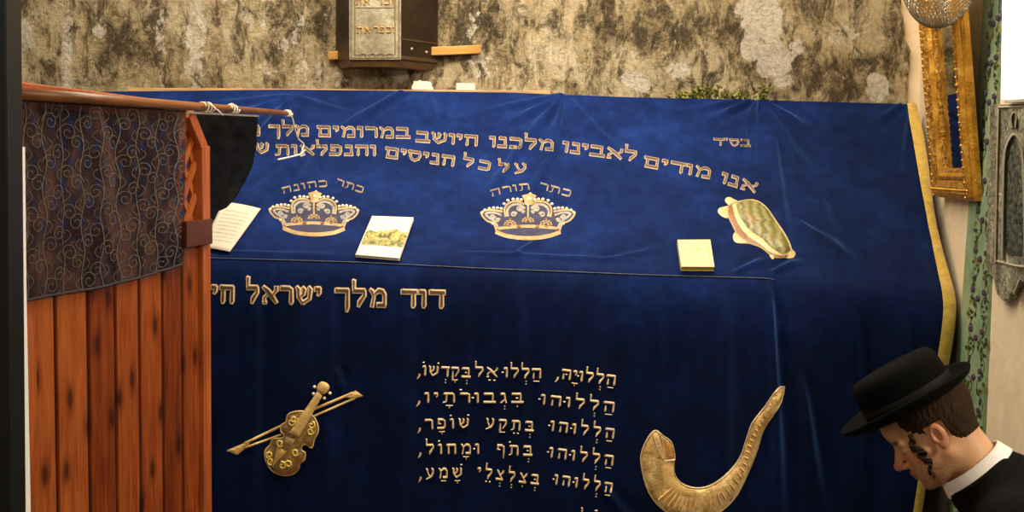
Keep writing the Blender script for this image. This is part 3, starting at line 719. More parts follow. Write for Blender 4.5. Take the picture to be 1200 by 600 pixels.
# ---- tortoise-like emblem
Z = lambda x, y: (780+x/5, 220+y/5)
tb = catmull([(365, 112), (420, 86), (510, 75), (580, 110), (640, 190), (700, 280), (735, 360), (732, 390), (690, 410), (630, 405), (560, 352), (490, 325), (430, 290), (392, 220), (365, 160)], 3, True)
m = MB(); patch(m, zz(tb), .001, .006, 6, 3); to = m.build('embroidered_shell_emblem', BROWN, cover, True, 'green and cream embroidered shell shaped emblem at the right')
m = MB()
for pl in [[(306, 145), (312, 122), (335, 114), (372, 112), (366, 176), (335, 172)], [(348, 80), (356, 60), (376, 56), (400, 68), (428, 86), (378, 106)], [(405, 262), (394, 295), (415, 324), (480, 328), (520, 338), (430, 280)], [(732, 362), (761, 385), (746, 412), (700, 410)], [(600, 380), (625, 421), (640, 400)]]:
    m = MB(); patch(m, zz(catmull(pl, 3, True)), .001, .0055, 3, 3); m.build('cream_limb', CREAM, to, True)
m = MB(); patch(m, zz(catmull([(400, 100), (510, 78), (580, 115), (640, 195), (700, 285), (732, 360), (726, 388), (680, 403), (610, 385), (550, 335), (480, 295), (420, 220), (392, 140)], 3, True)), .005, .009, 4, 3); m.build('cream_rim', CREAM, to, True)
m = MB(); patch(m, zz(catmull([(420, 98), (510, 84), (578, 120), (636, 200), (695, 290), (724, 360), (718, 382), (680, 396), (615, 365), (565, 312), (490, 262), (436, 190), (414, 130)], 3, True)), .008, .020, 12, 3); m.build('green_dome', GREENBR, to, True)
m = MB(); tz = zz(tb); ribbon(m, tz+[tz[0]], .9, .002, .006, 4); m.build('gold_outline', CREAM, to)

# ---- border of the cover and its painted front-edge highlight
mb = MB(); vs = []
rw = [j for j in range(0, NS+NF+1, 3)]
for j in rw:
    p = cv[j*w_+NU]; q = cv[j*w_+NU-1]
    n = ns if j < NS else Vector((0, -1, 0))
    wd = .030+.006*math.sin(j*.05)
    vs += [q+n*.004+Vector((-.004, 0, 0)), p+n*.006+Vector((wd*.5, 0, 0)), p+n*.001+Vector((wd, .012, -.002))]
mb.add(vs, [(3*i+k, 3*i+k+3, 3*i+k+4, 3*i+k+1) for i in range(len(rw)-1) for k in range(2)])
mb.build('yellow_border', YELLOW, cover, True, 'yellow fabric border along the right edge')
mb = MB(); j = NS
mb.tube([cv[(NS+1)*w_+i]+Vector((0, -.001, .002)) for i in range(0, int(NU*.83), 4)], .0015, 6)
mb.build('edge_highlight', thread('grey blue seam', srgb(40, 52, 70), srgb(84, 92, 92)), cover, True)  # thin pale line stands in for light catching the velvet's front edge

# ------------------------------------------------------------------ ledge and what lies on it
m = MB(); a, b = at(150, 103, 4.02), at(645, 106.3, 4.02)
m.prism([(a.x, 4.007, a.z-.03), (b.x, 4.007, b.z-.03), (b.x, 4.05, b.z-.03), (a.x, 4.05, a.z-.03)], (0, 0, .03))
lo = bevel(m.build('ledge_board', LEDGEW), .002); tag(lo, 'thin tan wooden ledge board along the foot of the stone wall', 'ledge')
def crumple(name, x0, x1, y0, y1, label, rough):
    p = at(x0, y1, 4.026); q = at(x1, y1, 4.026); top = at(x0, y0, 4.026).z; zb_ = (p.z+q.z)/2
    zb_ = float(np.interp((p.x+q.x)/2, [a.x, b.x], [a.z, b.z]))+.0008
    m = MB()
    def fn(u, v):
        an = u*2*math.pi; rx = (q.x-p.x)/2; cx = (p.x+q.x)/2
        s = 1-.25*v*rough
        xx = cx+rx*s*max(-1, min(1, 1.35*math.cos(an)))+rough*.006*noise.noise((u*9, v*5, 1)); yy = 4.026+.015*s*max(-1, min(1, 1.35*math.sin(an)))
        return Vector((xx, yy, zb_+(top-zb_)*v*(1+rough*.3*noise.noise((xx*60, yy*60, 2)))))
    m.grid(fn, 24, 4); n0 = 4*25
    m.add([fn(i/24, 1) for i in range(24)], [tuple(range(24))])
    tag(m.build(name, PAPER), label, 'paper', 'papers on the ledge')
crumple('crumpled_paper', 482, 508, 95.5, 105, 'crumpled white paper on the ledge below the wall box', 1)
crumple('folded_paper', 534.5, 557, 97.5, 105.5, 'neat folded white paper on the ledge, right of the crumpled one', 0)
# sprigs
LEAF = plain('fresh green leaf', srgb(142, 144, 48), .5, 0, .4, 40, .1)
STEM = plain('brown stem', srgb(88, 74, 36), .7)
lf = MB(); sm = MB()
base_p = at(840, 112, 4.02)
for k in range(46):
    px = 782+118*random.random(); f = (px-782)/118
    hh = (6+11*math.exp(-((f-.43)/.16)**2)+9*math.exp(-((f-.92)/.14)**2))*(.7+.5*random.random())
    p = at(px, 116.5+(px-782)*.015, 4.005+.025*random.random()); q = at(px+random.uniform(-7, 7), 117-hh, 3.985+.05*random.random())
    sm.tube([p, p.lerp(q, .5)+Vector((0, -.004, 0)), q], [.0015, .0012, .0006], 5)
    for i in range(9):
        c = p.lerp(q, .15+.85*random.random()); d = Vector((random.uniform(-1, 1), random.uniform(-1, .6), random.uniform(-.4, 1))).normalized()
        s = d.cross(Vector((random.random(), random.random(), random.random()))).normalized(); L = .011+.008*random.random()
        n_ = d.cross(s)*.002
        lf.add([c, c+d*L*.35+s*L*.28+n_, c+d*L*.75+s*L*.2+n_, c+d*L, c+d*L*.75-s*L*.2+n_, c+d*L*.35-s*L*.28+n_, c+d*L*.5], [(0, 1, 6), (1, 2, 6), (2, 3, 6), (3, 4, 6), (4, 5, 6), (5, 0, 6)])
sp = empty('leafy_sprigs', (base_p.x, 4.02, base_p.z), 'bunch of small green leafy sprigs lying on top of the velvet edge', 'sprigs')
lf.build('leaves', LEAF, sp); sm.build('stems', STEM, sp)

# books and paper on the slope
def slope_box(name, corners, th, label, cat, cover_mat, page_mat, base=.005):
    """corners: px of the lower cover outline TL,TR,BR,BL as lying on the slope"""
    C4 = [onto(x, y, 0) for x, y in corners]; c = sum(C4, Vector())/4
    # make planar on the slope
    n = (C4[1]-C4[3]).cross(C4[0]-C4[2]).normalized()
    if n.z < 0: n = -n
    C4 = [p-n*(p-c).dot(n)+n*(base) for p in C4]
    root = empty(name, c, label, cat)
    return root, C4, n
def colgrid(name, C4, n, off, fn, parent, mat, nu=40, nv=46):
    m = MB(); m.grid(lambda u, v: (C4[0]*(1-u)+C4[1]*u)*(1-v)+(C4[3]*(1-u)+C4[2]*u)*v+n*off, nu, nv)
    o = m.build(name, mat, parent)
    ca = o.data.color_attributes.new('col', 'FLOAT_COLOR', 'POINT')
    for j in range(nv+1):
        for i in range(nu+1): ca.data[j*(nu+1)+i].color = fn(i/nu, j/nv)
    return o
t = NT('printed cover'); PRINT = t.set(Base_Color=t.attr('col').outputs['Color'], Roughness=.4)
def book(name, corners, th, label, cat, covmat, pagemat, fn, cov=.0018):
    r_, C4, n = slope_box(name, corners, th, label, cat, None, None)
    cen = sum(C4, Vector())/4
    ins = [cen+(p-cen)*.975 for p in C4]
    bevel(MB().prism(C4, n*cov).build('back_cover', covmat, r_), .0008)
    MB().prism([p+n*cov for p in ins], n*(th-2*cov)).build('page_block', pagemat, r_)
    fc = bevel(MB().prism([p+n*(th-cov) for p in C4], n*cov).build('front_cover', covmat, r_), .0008)
    colgrid('cover_print', [cen+(p-cen)*.985 for p in C4], n, th+.0005, fn, fc, PRINT)
    # spine along the left
    MB().prism([C4[0], C4[3], C4[3]+(C4[0]-C4[1]).normalized()*.002, C4[0]+(C4[0]-C4[1]).normalized()*.002], n*th).build('spine', covmat, r_)
def landscape(u, v):
    W = srgb(208, 202, 186)
    if v < .22: return W
    if v > .76: return W
    k = noise.noise((u*6, v*9, 2)); k2 = noise.noise((u*18, v*24, 6))
    hor = .40+.06*noise.noise((u*4, 0, 1))-.07*math.exp(-((u-.65)/.2)**2)
    if v < hor:
        q = max(0, min(1, .5+k)); return tuple(a*(1-q)+b*q for a, b in zip(srgb(160, 174, 180), W))
    gsel = k*.6+k2*.6
    if gsel < -.25: return srgb(54, 60, 24)
    if gsel < .0: return srgb(124, 116, 40)
    if gsel < .25: return srgb(178, 154, 60)
    return srgb(196, 176, 104) if v < .6 else srgb(98, 110, 44)
book('booklet', [(437, 257), (485, 259), (468, 307), (417.5, 303)], .011, 'white booklet with a landscape picture on its cover lying on the velvet slope', 'book', PAPER, PAPER, landscape)
YEDGE = plain('yellow stained page edge', srgb(180, 152, 30), .7, 0, .08, 200, .2)
BKC = plain('cream leatherette', srgb(214, 190, 136), .45, 0, .05, 40)
def siddur(u, v):
    c = srgb(214, 192, 138)
    e = min(u, 1-u, (v)*1.0, 1-v)
    if .09 < e < .12: return srgb(170, 142, 84)
    if .3 < v < .42 and .3 < u < .7 and noise.noise((u*40, v*40, 0)) > 0: return srgb(176, 150, 94)
    if .5 < v < .75 and ((u-.5)**2+(v-.62)**2) < .02 and ((u-.5)**2+(v-.62)**2) > .013: return srgb(180, 154, 98)
    return c
book('prayer_book', [(793.5, 287), (831, 287), (836, 319), (798, 319)], .019, 'small thick cream prayer book with yellow page edges on the velvet slope', 'book', BKC, YEDGE, siddur, .0022)
# loose sheet
m = MB(); c4 = [(262, 238), (306, 246), (270, 297), (236, 292.5)]
def fsheet(u, v):
    a_ = [c4[0][k]*(1-u)+c4[1][k]*u for k in (0, 1)]; b_ = [c4[3][k]*(1-u)+c4[2][k]*u for k in (0, 1)]
    return onto(a_[0]*(1-v)+b_[0]*v, a_[1]*(1-v)+b_[1]*v, .005+.004*u*(1-u)*4+.003*v)
m.grid(fsheet, 12, 12)
sh_c = onto(270, 270, .004)
shr = empty('loose_sheet', sh_c, 'loose white sheet of paper on the velvet behind the wooden screen edge', 'paper')
o = m.build('sheet', PAPER, shr, True); o.modifiers.new('thick', 'SOLIDIFY').thickness = .0006
m = MB()
for k in range(9):
    v = .16+k*.08
    P0 = [fsheet(u, v)+ns*.0012 for u in np.linspace(.14, .84, 7)]
    P1 = [fsheet(u, v+.022)+ns*.0012 for u in np.linspace(.14, .84, 7)]
    m.add(P0+P1, [(i, i+1, 8+i, 7+i) for i in range(6)])
m.build('print_lines', plain('faint grey print', srgb(196, 187, 168), .8), shr)

# ------------------------------------------------------------------ box on the wall with its slat
yb_, yf_ = 4.07, 3.93
L0 = at(393, 73, yb_); R0 = at(513, 70, yb_); L1 = at(408.5, 70, yf_); R1 = at(470, 70, yf_)
zb0 = L1.z; zt = zb0+.44
plan = [Vector((L0.x, yb_, 0)), Vector((L1.x, yf_, 0)), Vector((R1.x, yf_, 0)), Vector((R0.x, yb_, 0))]
cx = empty('wall_box', ((L0.x+R0.x)/2, yb_, zb0-.02), 'dark angular metal box with a silver lettered plate fixed high on the stone wall', 'box')
up = Vector((0, 0, 1))
bevel(MB().prism([p+up*zb0 for p in plan], up*(zt-zb0)).build('body', DARKBRZ, cx), .003)
cen = sum(plan, Vector())/4
m = MB(); pl = [p+up*zb0 for p in plan]; pl2 = [cen+(p-cen)*.9+up*(zb0-.022) for p in plan]
m.add(pl+pl2, [(0, 1, 5, 4), (1, 2, 6, 5), (2, 3, 7, 6), (7, 4, 5, 6)]); m.build('tapered_base', plain('brown bronze base', srgb(92, 66, 36), .4, .3, .2, 30), cx)
yp = yf_-.004
def pp(px, py, h=.001): return at(px, py, yp-h)
m = MB(); q = [pp(409, 70), pp(470, 70), pp(470, -45), pp(409, -45)]; m.prism(q, (0, .004, 0)); plate = bevel(m.build('silver_plate', SILVERP, cx, label='silver plate with raised Hebrew letters'), .001)
m = MB()
for pts, w in (([(411.5, -45), (411.5, 67.5), (467.5, 67.5), (467.5, -45)], .9), ([(416, -45), (416, 64), (463, 64), (463, -45)], .7), ([(417, 9), (462, 9)], .6)):
    ribbon(m, pts, w, .001, .0035, 8, pp)
for k in range(4):
    x = 422+k*10.5; ribbon(m, [(x, 66.5), (x+1.5, 62.5), (x+5.5, 62.5), (x+7, 66.5)], .9, .001, .004, 8, pp)
m.build('raised_border', plain('worn silver border', srgb(138, 126, 98), .4, .4, .15, 90), plate)
m = MB(); lay = [(m, .1, .001, .006, 1.0)]
word('זכר', 441, 5.5, 463, 5.5, 7.5, lay, .25, 0, pp); word('את', 417, 5.5, 433, 5.5, 7.5, lay, .25, 0, pp)
word('וכפר', 438, 38.5, 463, 38.5, 7.5, lay, .25, 0, pp); word('את', 418, 39, 434, 39, 7.5, lay, .25, 0, pp)
m.build('raised_letters', BRASS, plate)
m = MB(); e0, e1 = plan[2], plan[3]; en = (e1-e0).cross(up).normalized()
if en.y > 0: en = -en
for f_, dz in ((.28, .045), (.68, .040)): m.dome(e0.lerp(e1, f_)+up*(zb0+dz), en, .006)
m.build('rivets', SILVERP, cx, True)
m = MB(); m.box(e0.lerp(e1, .5)+up*(zb0+.075)+en*.001, (e1-e0)*.5, en*.002, up*.003); m.box(e0.lerp(e1, .5)+up*(zb0+.012)+en*.001, (e1-e0)*.5, en*.002, up*.006); m.build('side_bands', plain('dull bronze band', srgb(74, 54, 32), .4, .3), cx)
a_, b_ = at(384, 65, 4.045), at(564, 57.5, 4.045); m = MB()
hz_ = Vector((0, 0, .015)); d_ = (b_-a_)
m.prism([a_-hz_, b_-hz_, b_-hz_+Vector((0, .026, 0)), a_-hz_+Vector((0, .026, 0))], hz_*2)
tag(bevel(m.build('wall_board', SLATW), .002), 'yellow wooden slat on the stone wall passing behind the wall box', 'board')

# ------------------------------------------------------------------ wooden screen at left
SA, SK = -1.332, .167
SP = Vector((SA, 0, 0)); ST = Vector((SK, 1, 0)).normalized(); SN = Vector((1, -SK, 0)).normalized()   # SN faces the tomb side / viewer
def sc_hit(px, py, off=0.0): return hit(px, py, SP+SN*off, SN)
def sp_(y, z, off=0): return SP+ST*(y/ST.y)+Vector((0, 0, z))+SN*off
def yz(px, py, off=0.0):
    p = sc_hit(px, py, off); t_ = (p-SP-SN*off).dot(ST)*ST.y; return t_, p.z
screen = empty('wooden_screen', sp_(2.6, 0), 'red varnished pine board screen with a lattice top standing left of the tomb', 'screen')
edges_px = [25, 65, 103, 135, 163, 190, 213, 236]
ys_ = [yz(x+(.012*(450-350)), 450)[0] for x in edges_px]
ZB_TOP = yz(225, 288)[1]
ZTOPS = yz(225, 138)[1]
m = MB(); rv = []
for i, (a_, b_) in enumerate(zip(ys_, ys_[1:])):
    g = .008; n0 = len(m.v)
    prof = [(a_+.0005, -.016), (a_+.003, -.010), (a_+g, 0), (b_-g, 0), (b_-.003, -.010), (b_-.0005, -.016)]
    v_ = [sp_(y, 0.0, o_) for y, o_ in prof]+[sp_(y, ZB_TOP, o_) for y, o_ in prof]
    m.add(v_, [(k, k+1, 7+k, 6+k) for k in range(5)]+[(0, 6, 11, 5), tuple(range(6))[::-1], tuple(range(6, 12))]); rb = random.random(); rv += [-1.6, -1.3, rb, rb, -1.3, -1.6]*2
bo = m.build('board_panel', PINE, screen)
at_ = bo.data.attributes.new('rnd', 'FLOAT', 'POINT'); at_.data.foreach_set('value', rv)
def sbar(mb, p, q, w, o0, o1):
    """bar in the screen plane between (y,z) points, width w, depth from o0 to o1"""
    a_ = Vector((p[0], p[1])); b_ = Vector((q[0], q[1])); d_ = (b_-a_).normalized(); n_ = Vector((-d_.y, d_.x))*w/2
    c4_ = [a_-n_, b_-n_, b_+n_, a_+n_]
    mb.prism([sp_(c[0], c[1], o0) for c in c4_], SN*(o1-o0))
yr0, yr1 = yz(232.5, 300)[0], yz(241.5, 300)[0]
zc1 = yz(238, 171)[1]; zc0 = yz(218, 133)[1]; yc0 = yz(217.5, 133)[0]
pm = MB(); sbar(pm, ((yr0+yr1)/2, 0), ((yr0+yr1)/2, zc1), yr1-yr0, -.03, .014); bevel(pm.build('post', ORANGE, screen), .003)
yl = yz(25, 300)[0]
pm = MB(); sbar(pm, (yl+.02, 0), (yl+.02, ZTOPS), .04, -.03, .004); bevel(pm.build('post', ORANGE, screen), .003)
pm = MB(); sbar(pm, ((yr0+yr1)/2, zc1-.01), (yc0+.01, zc0), .035, -.028, .013); bevel(pm.build('corner_brace', ORANGE, screen), .003)
pm = MB(); sbar(pm, (yl, ZTOPS+.012), (yc0+.02, ZTOPS+.012), .05, -.03, .0); bevel(pm.build('top_bar', ORANGE, screen), .003)
pm = MB(); sbar(pm, (yl, ZB_TOP+.02), (yr1, ZB_TOP+.02), .05, -.03, -.004); bevel(pm.build('middle_rail', ORANGE, screen), .003)
lm = MB(); y0_, y1_ = yl+.03, yr0; z0_, z1_ = ZB_TOP+.02, ZTOPS
sp0 = .085
def clip_bar(sign, c, off0, off1):
    pts_ = []
    for k in range(0, 401):
        y = y0_+(y1_-y0_)*k/400; z_ = c+sign*1.25*(y-y0_)
        lim = z1_ if y < yc0 else z1_-(y-yc0)/(yr0-yc0+1e-6)*(z1_-zc1)*.9
        if z0_ <= z_ <= lim: pts_.append((y, z_))
    if len(pts_) > 8: sbar(lm, pts_[0], pts_[-1], .019, off0, off1)
c_ = z0_-1.5
while c_ < z1_+1.6:
    clip_bar(1, c_, -.012, -.004); clip_bar(-1, c_, -.020, -.012); c_ += sp0
lm.build('lattice', ORANGE, screen)
ba, bb = yz(215.5, 273, .02)[0], yz(246, 273, .02)[0]; bz0, bz1 = yz(230, 288, .02)[1], yz(230, 258, .02)[1]
pm = MB(); pm.prism([sp_(ba, bz0, .014), sp_(bb, bz0, .014), sp_(bb, bz1, .014), sp_(ba, bz1, .014)], SN*.014)
bevel(pm.build('corner_block', BLOCK, screen, label='dark red wooden block on the post'), .002)
# pole along the top
p0 = sc_hit(5, 108.5, .024); p1 = sc_hit(341, 133, .024)
m = MB(); m.tube([p0, p0.lerp(p1, .35), p0.lerp(p1, .7), p1], [.0118, .0122, .0105, .0075], 12)
pole = m.build('wooden_pole', RODW, None, True); tag(pole, 'long brown wooden pole lying along the top of the screen and over the velvet', 'pole')
a_, b_ = sc_hit(217, 130.5, .0), sc_hit(300, 134.5, .0)
# patterned drape over the screen
dtop = [(17, 117), (60, 119.5), (120, 124), (217, 130.5)]
dbot = [(21, 354), (60, 346), (110, 338), (165, 325), (215, 309)]
def dr(u, v):
    x_t = 17+(217-17)*u; x_b = 21+(215.5-21)*u
    yt = float(np.interp(x_t, [p[0] for p in dtop], [p[1] for p in dtop])); yb2 = float(np.interp(x_b, [p[0] for p in dbot], [p[1] for p in dbot]))
    x = x_t*(1-v)+x_b*v + (.0 if u > .02 else 1.5*math.sin(v*23)); y = yt*(1-v)+yb2*v
    yy, zz_ = yz(x, y, .012)
    return sp_(yy, zz_, .012+.006*noise.noise((yy*14, zz_*1.2, 4))+.004*noise.noise((yy*40, zz_*2, 9)))
m = MB(); m.grid(dr, 90, 60)
drape = empty('patterned_drape', dr(.5, 0), 'sheer dark drape with curling scroll pattern hanging over the screen boards', 'drape')
m.build('net_fabric', SHEER, drape, True)
m = MB()
def sribbon(pts, w):
    vs_ = []
    for i, p in enumerate(pts):
        a2 = pts[max(0, i-1)]; b2 = pts[min(len(pts)-1, i+1)]; dx, dy = b2[0]-a2[0], b2[1]-a2[1]; L_ = math.hypot(dx, dy) or 1
        n_ = (-dy/L_*w, dx/L_*w)
        for s in (-1, 1):
            u_, v_ = p[0]+s*n_[0], p[1]+s*n_[1]
            u_ = max(0, min(1, u_)); v_ = max(0, min(1, v_))
            vs_.append(dr(u_, v_)+SN*.0015)
    m.add(vs_, [(2*i, 2*i+1, 2*i+3, 2*i+2) for i in range(len(pts)-1)])
AS = 1.15   # drape roughly .85 wide x .74 tall
cols = 9
for c_ in range(cols):
    u0 = (c_+.5)/cols
    sribbon([(u0+.012*math.sin(k*.55+c_), k/40) for k in range(41)], .0024)
    for r_ in range(9):
        v0 = (r_+.45+.5*(c_ % 2))/9.4; sd = 1 if (r_+c_) % 2 else -1
        if v0 > .97: continue
        r0 = .040+.010*random.random()
        pts_ = []
        for k in range(16):
            an = k*.62; rr = r0*(1-k/17.5)
            pts_.append((u0+sd*(r0*.75+rr*math.cos(math.pi+an)), v0+1.1*rr*math.sin(math.pi+an)))
        sribbon(pts_, .0019)
        pts_ = [(u0-sd*(.004+.036*math.sin(k*.35)), v0+.05-.07*k/8) for k in range(9)]
        sribbon(pts_, .0016)
m.build('scroll_embroidery', SCROLL, drape)
HEM = plain('dark hem', srgb(44, 42, 48), .8)
m = MB(); m.tube([dr(k/40, 1) for k in range(41)], .003, 6); m.build('lower_hem', HEM, drape)
m = MB(); m.tube([dr(k/40, 0)+SN*.001 for k in range(41)], .0025, 6); m.build('upper_hem', HEM, drape)
# black cloth hanging past the post
bt = [(224, 133), (300.5, 135.5)]
def bc(u, v):
    xr_ = float(np.interp(v, [0, .45, .62, .78, .9, 1], [300.5, 300, 297, 290, 280, 266])); yr_ = float(np.interp(v, [0, .45, .62, .78, .9, 1], [135.5, 172, 192, 211, 224, 238]))
    xl_ = float(np.interp(v, [0, 1], [226, 236])); yl_ = float(np.interp(v, [0, 1], [133, 268]))
    x = xl_*(1-u)+xr_*u; y = yl_*(1-u)+yr_*u
    off = -.034
    yy, zz_ = yz(x, y, off)
    return sp_(yy, zz_, off+.010*math.sin(u*15+v*2)*min(1, .3+v)+.006*noise.noise((u*6, v*6, 3)))
m = MB(); m.grid(bc, 50, 50)
bo = m.build('black_cloth', BLACKCL, None, True); tag(bo, 'black cloth hanging from the pole between the screen and the velvet', 'cloth')
bo.modifiers.new('thick', 'SOLIDIFY').thickness = .002
# light batten under the pole
m = MB(); a_, b_ = sc_hit(216, 131.5, .012), sc_hit(301, 135.8, .012); m.box((a_+b_)/2, (b_-a_)/2, SN*.006, up*.0026)
tag(m.build('thin_batten', plain('pale batten', srgb(222, 206, 180), .6)), 'thin pale batten under the pole holding the black cloth', 'batten')
# cords
def coil(px0, px1, n, r):
    pts_ = []
    c0, c1 = sc_hit(px0, 127, .022), sc_hit(px1, 128.3, .022)
    d = (p1-p0)
    f0 = (c0-p0).dot(d)/d.length_squared; f1 = (c1-p0).dot(d)/d.length_squared
    for k in range(n*14+1):
        f = f0+(f1-f0)*k/(n*14); an = k/14*2*math.pi; c = p0+d*f
        rad = r+.0015
        pts_.append(c+SN*math.cos(an)*rad+up*math.sin(an)*rad)
    return pts_
m = MB(); m.tube(coil(235, 246, 3, .0112), .0022, 6)
kn = coil(235, 246, 3, .0112)[-1]
m.tube([kn, sc_hit(241, 119, .045), sc_hit(248, 124, .045), sc_hit(256, 130, .045), sc_hit(261, 135, .045)], .0018, 6)
tag(m.build('white_string', STRING, None, True), 'white cord knotted round the pole above the lattice corner', 'cord', 'cords on the pole')
m = MB(); m.tube(coil(267, 276, 3, .0100), .0020, 6); m.tube([sc_hit(267, 123, .04), sc_hit(272, 121.5, .044), sc_hit(276, 124, .044), sc_hit(277, 129, .042)], .0018, 6)
tag(m.build('white_string', STRING, None, True), 'white cord wound round the pole above the black cloth', 'cord', 'cords on the pole')
m = MB()
hp = catmull([(337, 131), (342, 137), (346, 152), (350, 163), (356, 169), (354, 176), (357, 181), (352, 183)], 5)
m.tube([sc_hit(x, y, .028) for x, y in hp], .0022, 6); m.tube([sc_hit(x, y, .03) for x, y in [(357, 176), (352, 181), (340, 184), (326, 187)]], .0026, 6)
m.tube(coil(334, 339, 3, .0076), .002, 6)
tag(m.build('white_string', STRING, None, True), 'white cord dangling from the pole tip in front of the velvet', 'cord', 'cords on the pole')

# dark post at the frame's left edge, pale strip beyond it
def vslab(name, x0t, x1t, x0b, x1b, y, dep, mat):
    m = MB(); a_ = at(x0t, 0, y); b_ = at(x1t, 0, y); c = at(x0b, 600, y); d = at(x1b, 600, y)
    def ex(p, q, z_): return p+(q-p)*((z_-p.z)/(q.z-p.z))
    m.prism([ex(a_, c, 0), ex(b_, d, 0), ex(b_, d, HC), ex(a_, c, HC)], (0, dep, 0))
    return tag(bevel(m.build(name, mat), .004), kind='structure')
vslab('trim_1', -70, 8, -60, 14, 1.6, .05, BLACKM)
vslab('trim_2', 7, 15, 12, 19, 1.66, .03, GREYM)
m = MB(); e0 = [yz(18.2, 172, .0), yz(23.5, 200), yz(24, 360), yz(27, 600)]
m2 = MB(); zt_ = e0[0][1]
pL = [sc_hit(12, 172, .002), sc_hit(20.5, 172, .002), sc_hit(22.5, 350, .002), sc_hit(27.5, 600, .002), sc_hit(20, 600, .002)]
z0p = lambda p, q: q+(p-q)*(q.z/(q.z-p.z)) if False else p
bot_a = pL[3]+(pL[3]-pL[2])*(pL[3].z/(pL[2].z-pL[3].z)); bot_b = Vector((pL[4].x+(bot_a.x-pL[3].x), pL[4].y+(bot_a.y-pL[3].y), 0)); bot_a.z = 0
m2.prism([pL[0], pL[1], pL[2], pL[3], bot_a, bot_b, pL[4]], SN*.016)
tag(m2.build('trim_3', WHITEM), kind='structure')

# ------------------------------------------------------------------ right wall: painted strip, mirror, plaque, notice, cable
def extend(p, q, z_): return p+(q-p)*((z_-p.z)/(q.z-p.z))
sl = [wr(1148, 120), wr(1124, 450)]; sr = [wr(1172, 120), wr(1156, 500)]
ZST = wr(1148, -200).z
m = MB(); quad = [extend(sl[0], sl[1], 0.0), extend(sr[0], sr[1], 0.0), extend(sr[0], sr[1], HC), extend(sl[0], sl[1], HC)]
m.prism(quad, WR_N*.010); strip = tag(m.build('trim_4', STRIPM), kind='structure')
def wproj(px, py, h=.001): return wr(px, py, .010+h)
def lerp2(y): # strip left/right px at given py
    xl_ = 1148+(y-120)*(1124-1148)/330; xr_ = 1172+(y-120)*(1156-1172)/380; return xl_, xr_
vd, vy, vp = MB(), MB(), MB()
for k in range(14):
    y0_ = -20+k*46
    a_, b_ = lerp2(y0_)
    for cxf, sd in ((.32, 1), (.72, -1)):
        pts_ = []
        for i in range(13):
            y = y0_+i*4; xl_, xr_ = lerp2(y); f = cxf+.12*sd*math.sin(i*.52)
            pts_.append((xl_+(xr_-xl_)*f, y))
        ribbon(vp, pts_, .35, .0006, .0012, 6, wproj)
    for j in range(36):
        yy = y0_+random.random()*34; xl_, xr_ = lerp2(yy); cl_ = .28 if j % 2 else .74; dy = (yy-y0_)/34
        f = cl_+(random.random()-.5)*.34*math.sin(math.pi*min(1, dy+.12)); x = xl_+(xr_-xl_)*f
        dx, dy2 = random.uniform(-2, 2), random.uniform(1.5, 4)
        tgt = vd if random.random() < .72 else vy
        patch(tgt, [(x-1.7, yy), (x+dx*.3, yy-dy2*.8), (x+1.7, yy), (x+dx*.6, yy+dy2*1.3)], .0006, .0016, 1, 3, wproj)
    for f, dy in ((.3, 37), (.72, 41), (.5, 2)):
        xl_, xr_ = lerp2(y0_+dy); x = xl_+(xr_-xl_)*f
        for q in range(5):
            an = q*1.257; dot(vp, x+1.3*math.cos(an), y0_+dy+2.0*math.sin(an), .75, .0012, wproj)
vd.build('painted_leaves', LEAFD, strip); vy.build('painted_buds', LEAFY, strip); vp.build('painted_vines', PLUM, strip)

# mirror
MZ = Vector((0, 0, 1))
mc = [None, None, wr(1152, 236, .006), wr(1106, 230.5, .006)]
fr = empty('wall_mirror', (mc[2]+mc[3])/2, 'tall mirror in a carved gilded frame hanging on the right wall', 'mirror')
e_u = (mc[2]-mc[3]); e_u = Vector((e_u.x, e_u.y, 0)); MN = e_u.normalized().cross(MZ); MN = MN if MN.x < 0 else -MN
e_v = (MZ*math.cos(R(7.0))+MN*math.sin(R(7.0)))*.86; MN = (MN*math.cos(R(7.0))-MZ*math.sin(R(7.0)))
def mq(u, v, h): return mc[3]+e_u*u+e_v*v+MN*h
Wm, Hm = e_u.length, e_v.length
def mframe(name, i0, i1, h0, h1, mat, hmid=None):
    """rectangular moulding between insets i0..i1 (metres) at heights h0 (outer) h1 (inner)"""
    m = MB()
    def ringp(ins, h): a_, b_ = ins/Wm, ins/Hm; return [mq(a_, b_, h), mq(1-a_, b_, h), mq(1-a_, 1-b_, h), mq(a_, 1-b_, h)]
    prof = [(i0, 0), (i0, h0)]
    if hmid: prof.append(((i0+i1)/2, hmid))
    prof += [(i1, h1), (i1, 0)]
    rs = [ringp(*p) for p in prof]; n = len(prof)
    vs_ = [v for r_ in rs for v in r_]
    m.add(vs_, [(4*a_+k, 4*a_+(k+1) % 4, 4*(a_+1)+(k+1) % 4, 4*(a_+1)+k) for a_ in range(n-1) for k in range(4)])
    m.build(name, mat, fr)
mframe('outer_moulding', .0, .010, .014, .024, GILT, .022)
mframe('outer_moulding', .0105, .020, .027, .038, GILT, .036)
mframe('carved_border', .0205, .062, .041, .026, GILTC, .040)
mframe('smooth_moulding', .0625, .082, .029, .018, GILT, .030)
mframe('inner_slip', .0825, .096, .017, .007, GILTC, .015)
m = MB(); m.prism([mq(.0965/Wm, .0965/Hm, .004), mq(1-.0965/Wm, .0965/Hm, .004), mq(1-.0965/Wm, 1-.0965/Hm, .004), mq(.0965/Wm, 1-.0965/Hm, .004)], MN*.004); m.build('mirror_glass', MIRROR, fr)
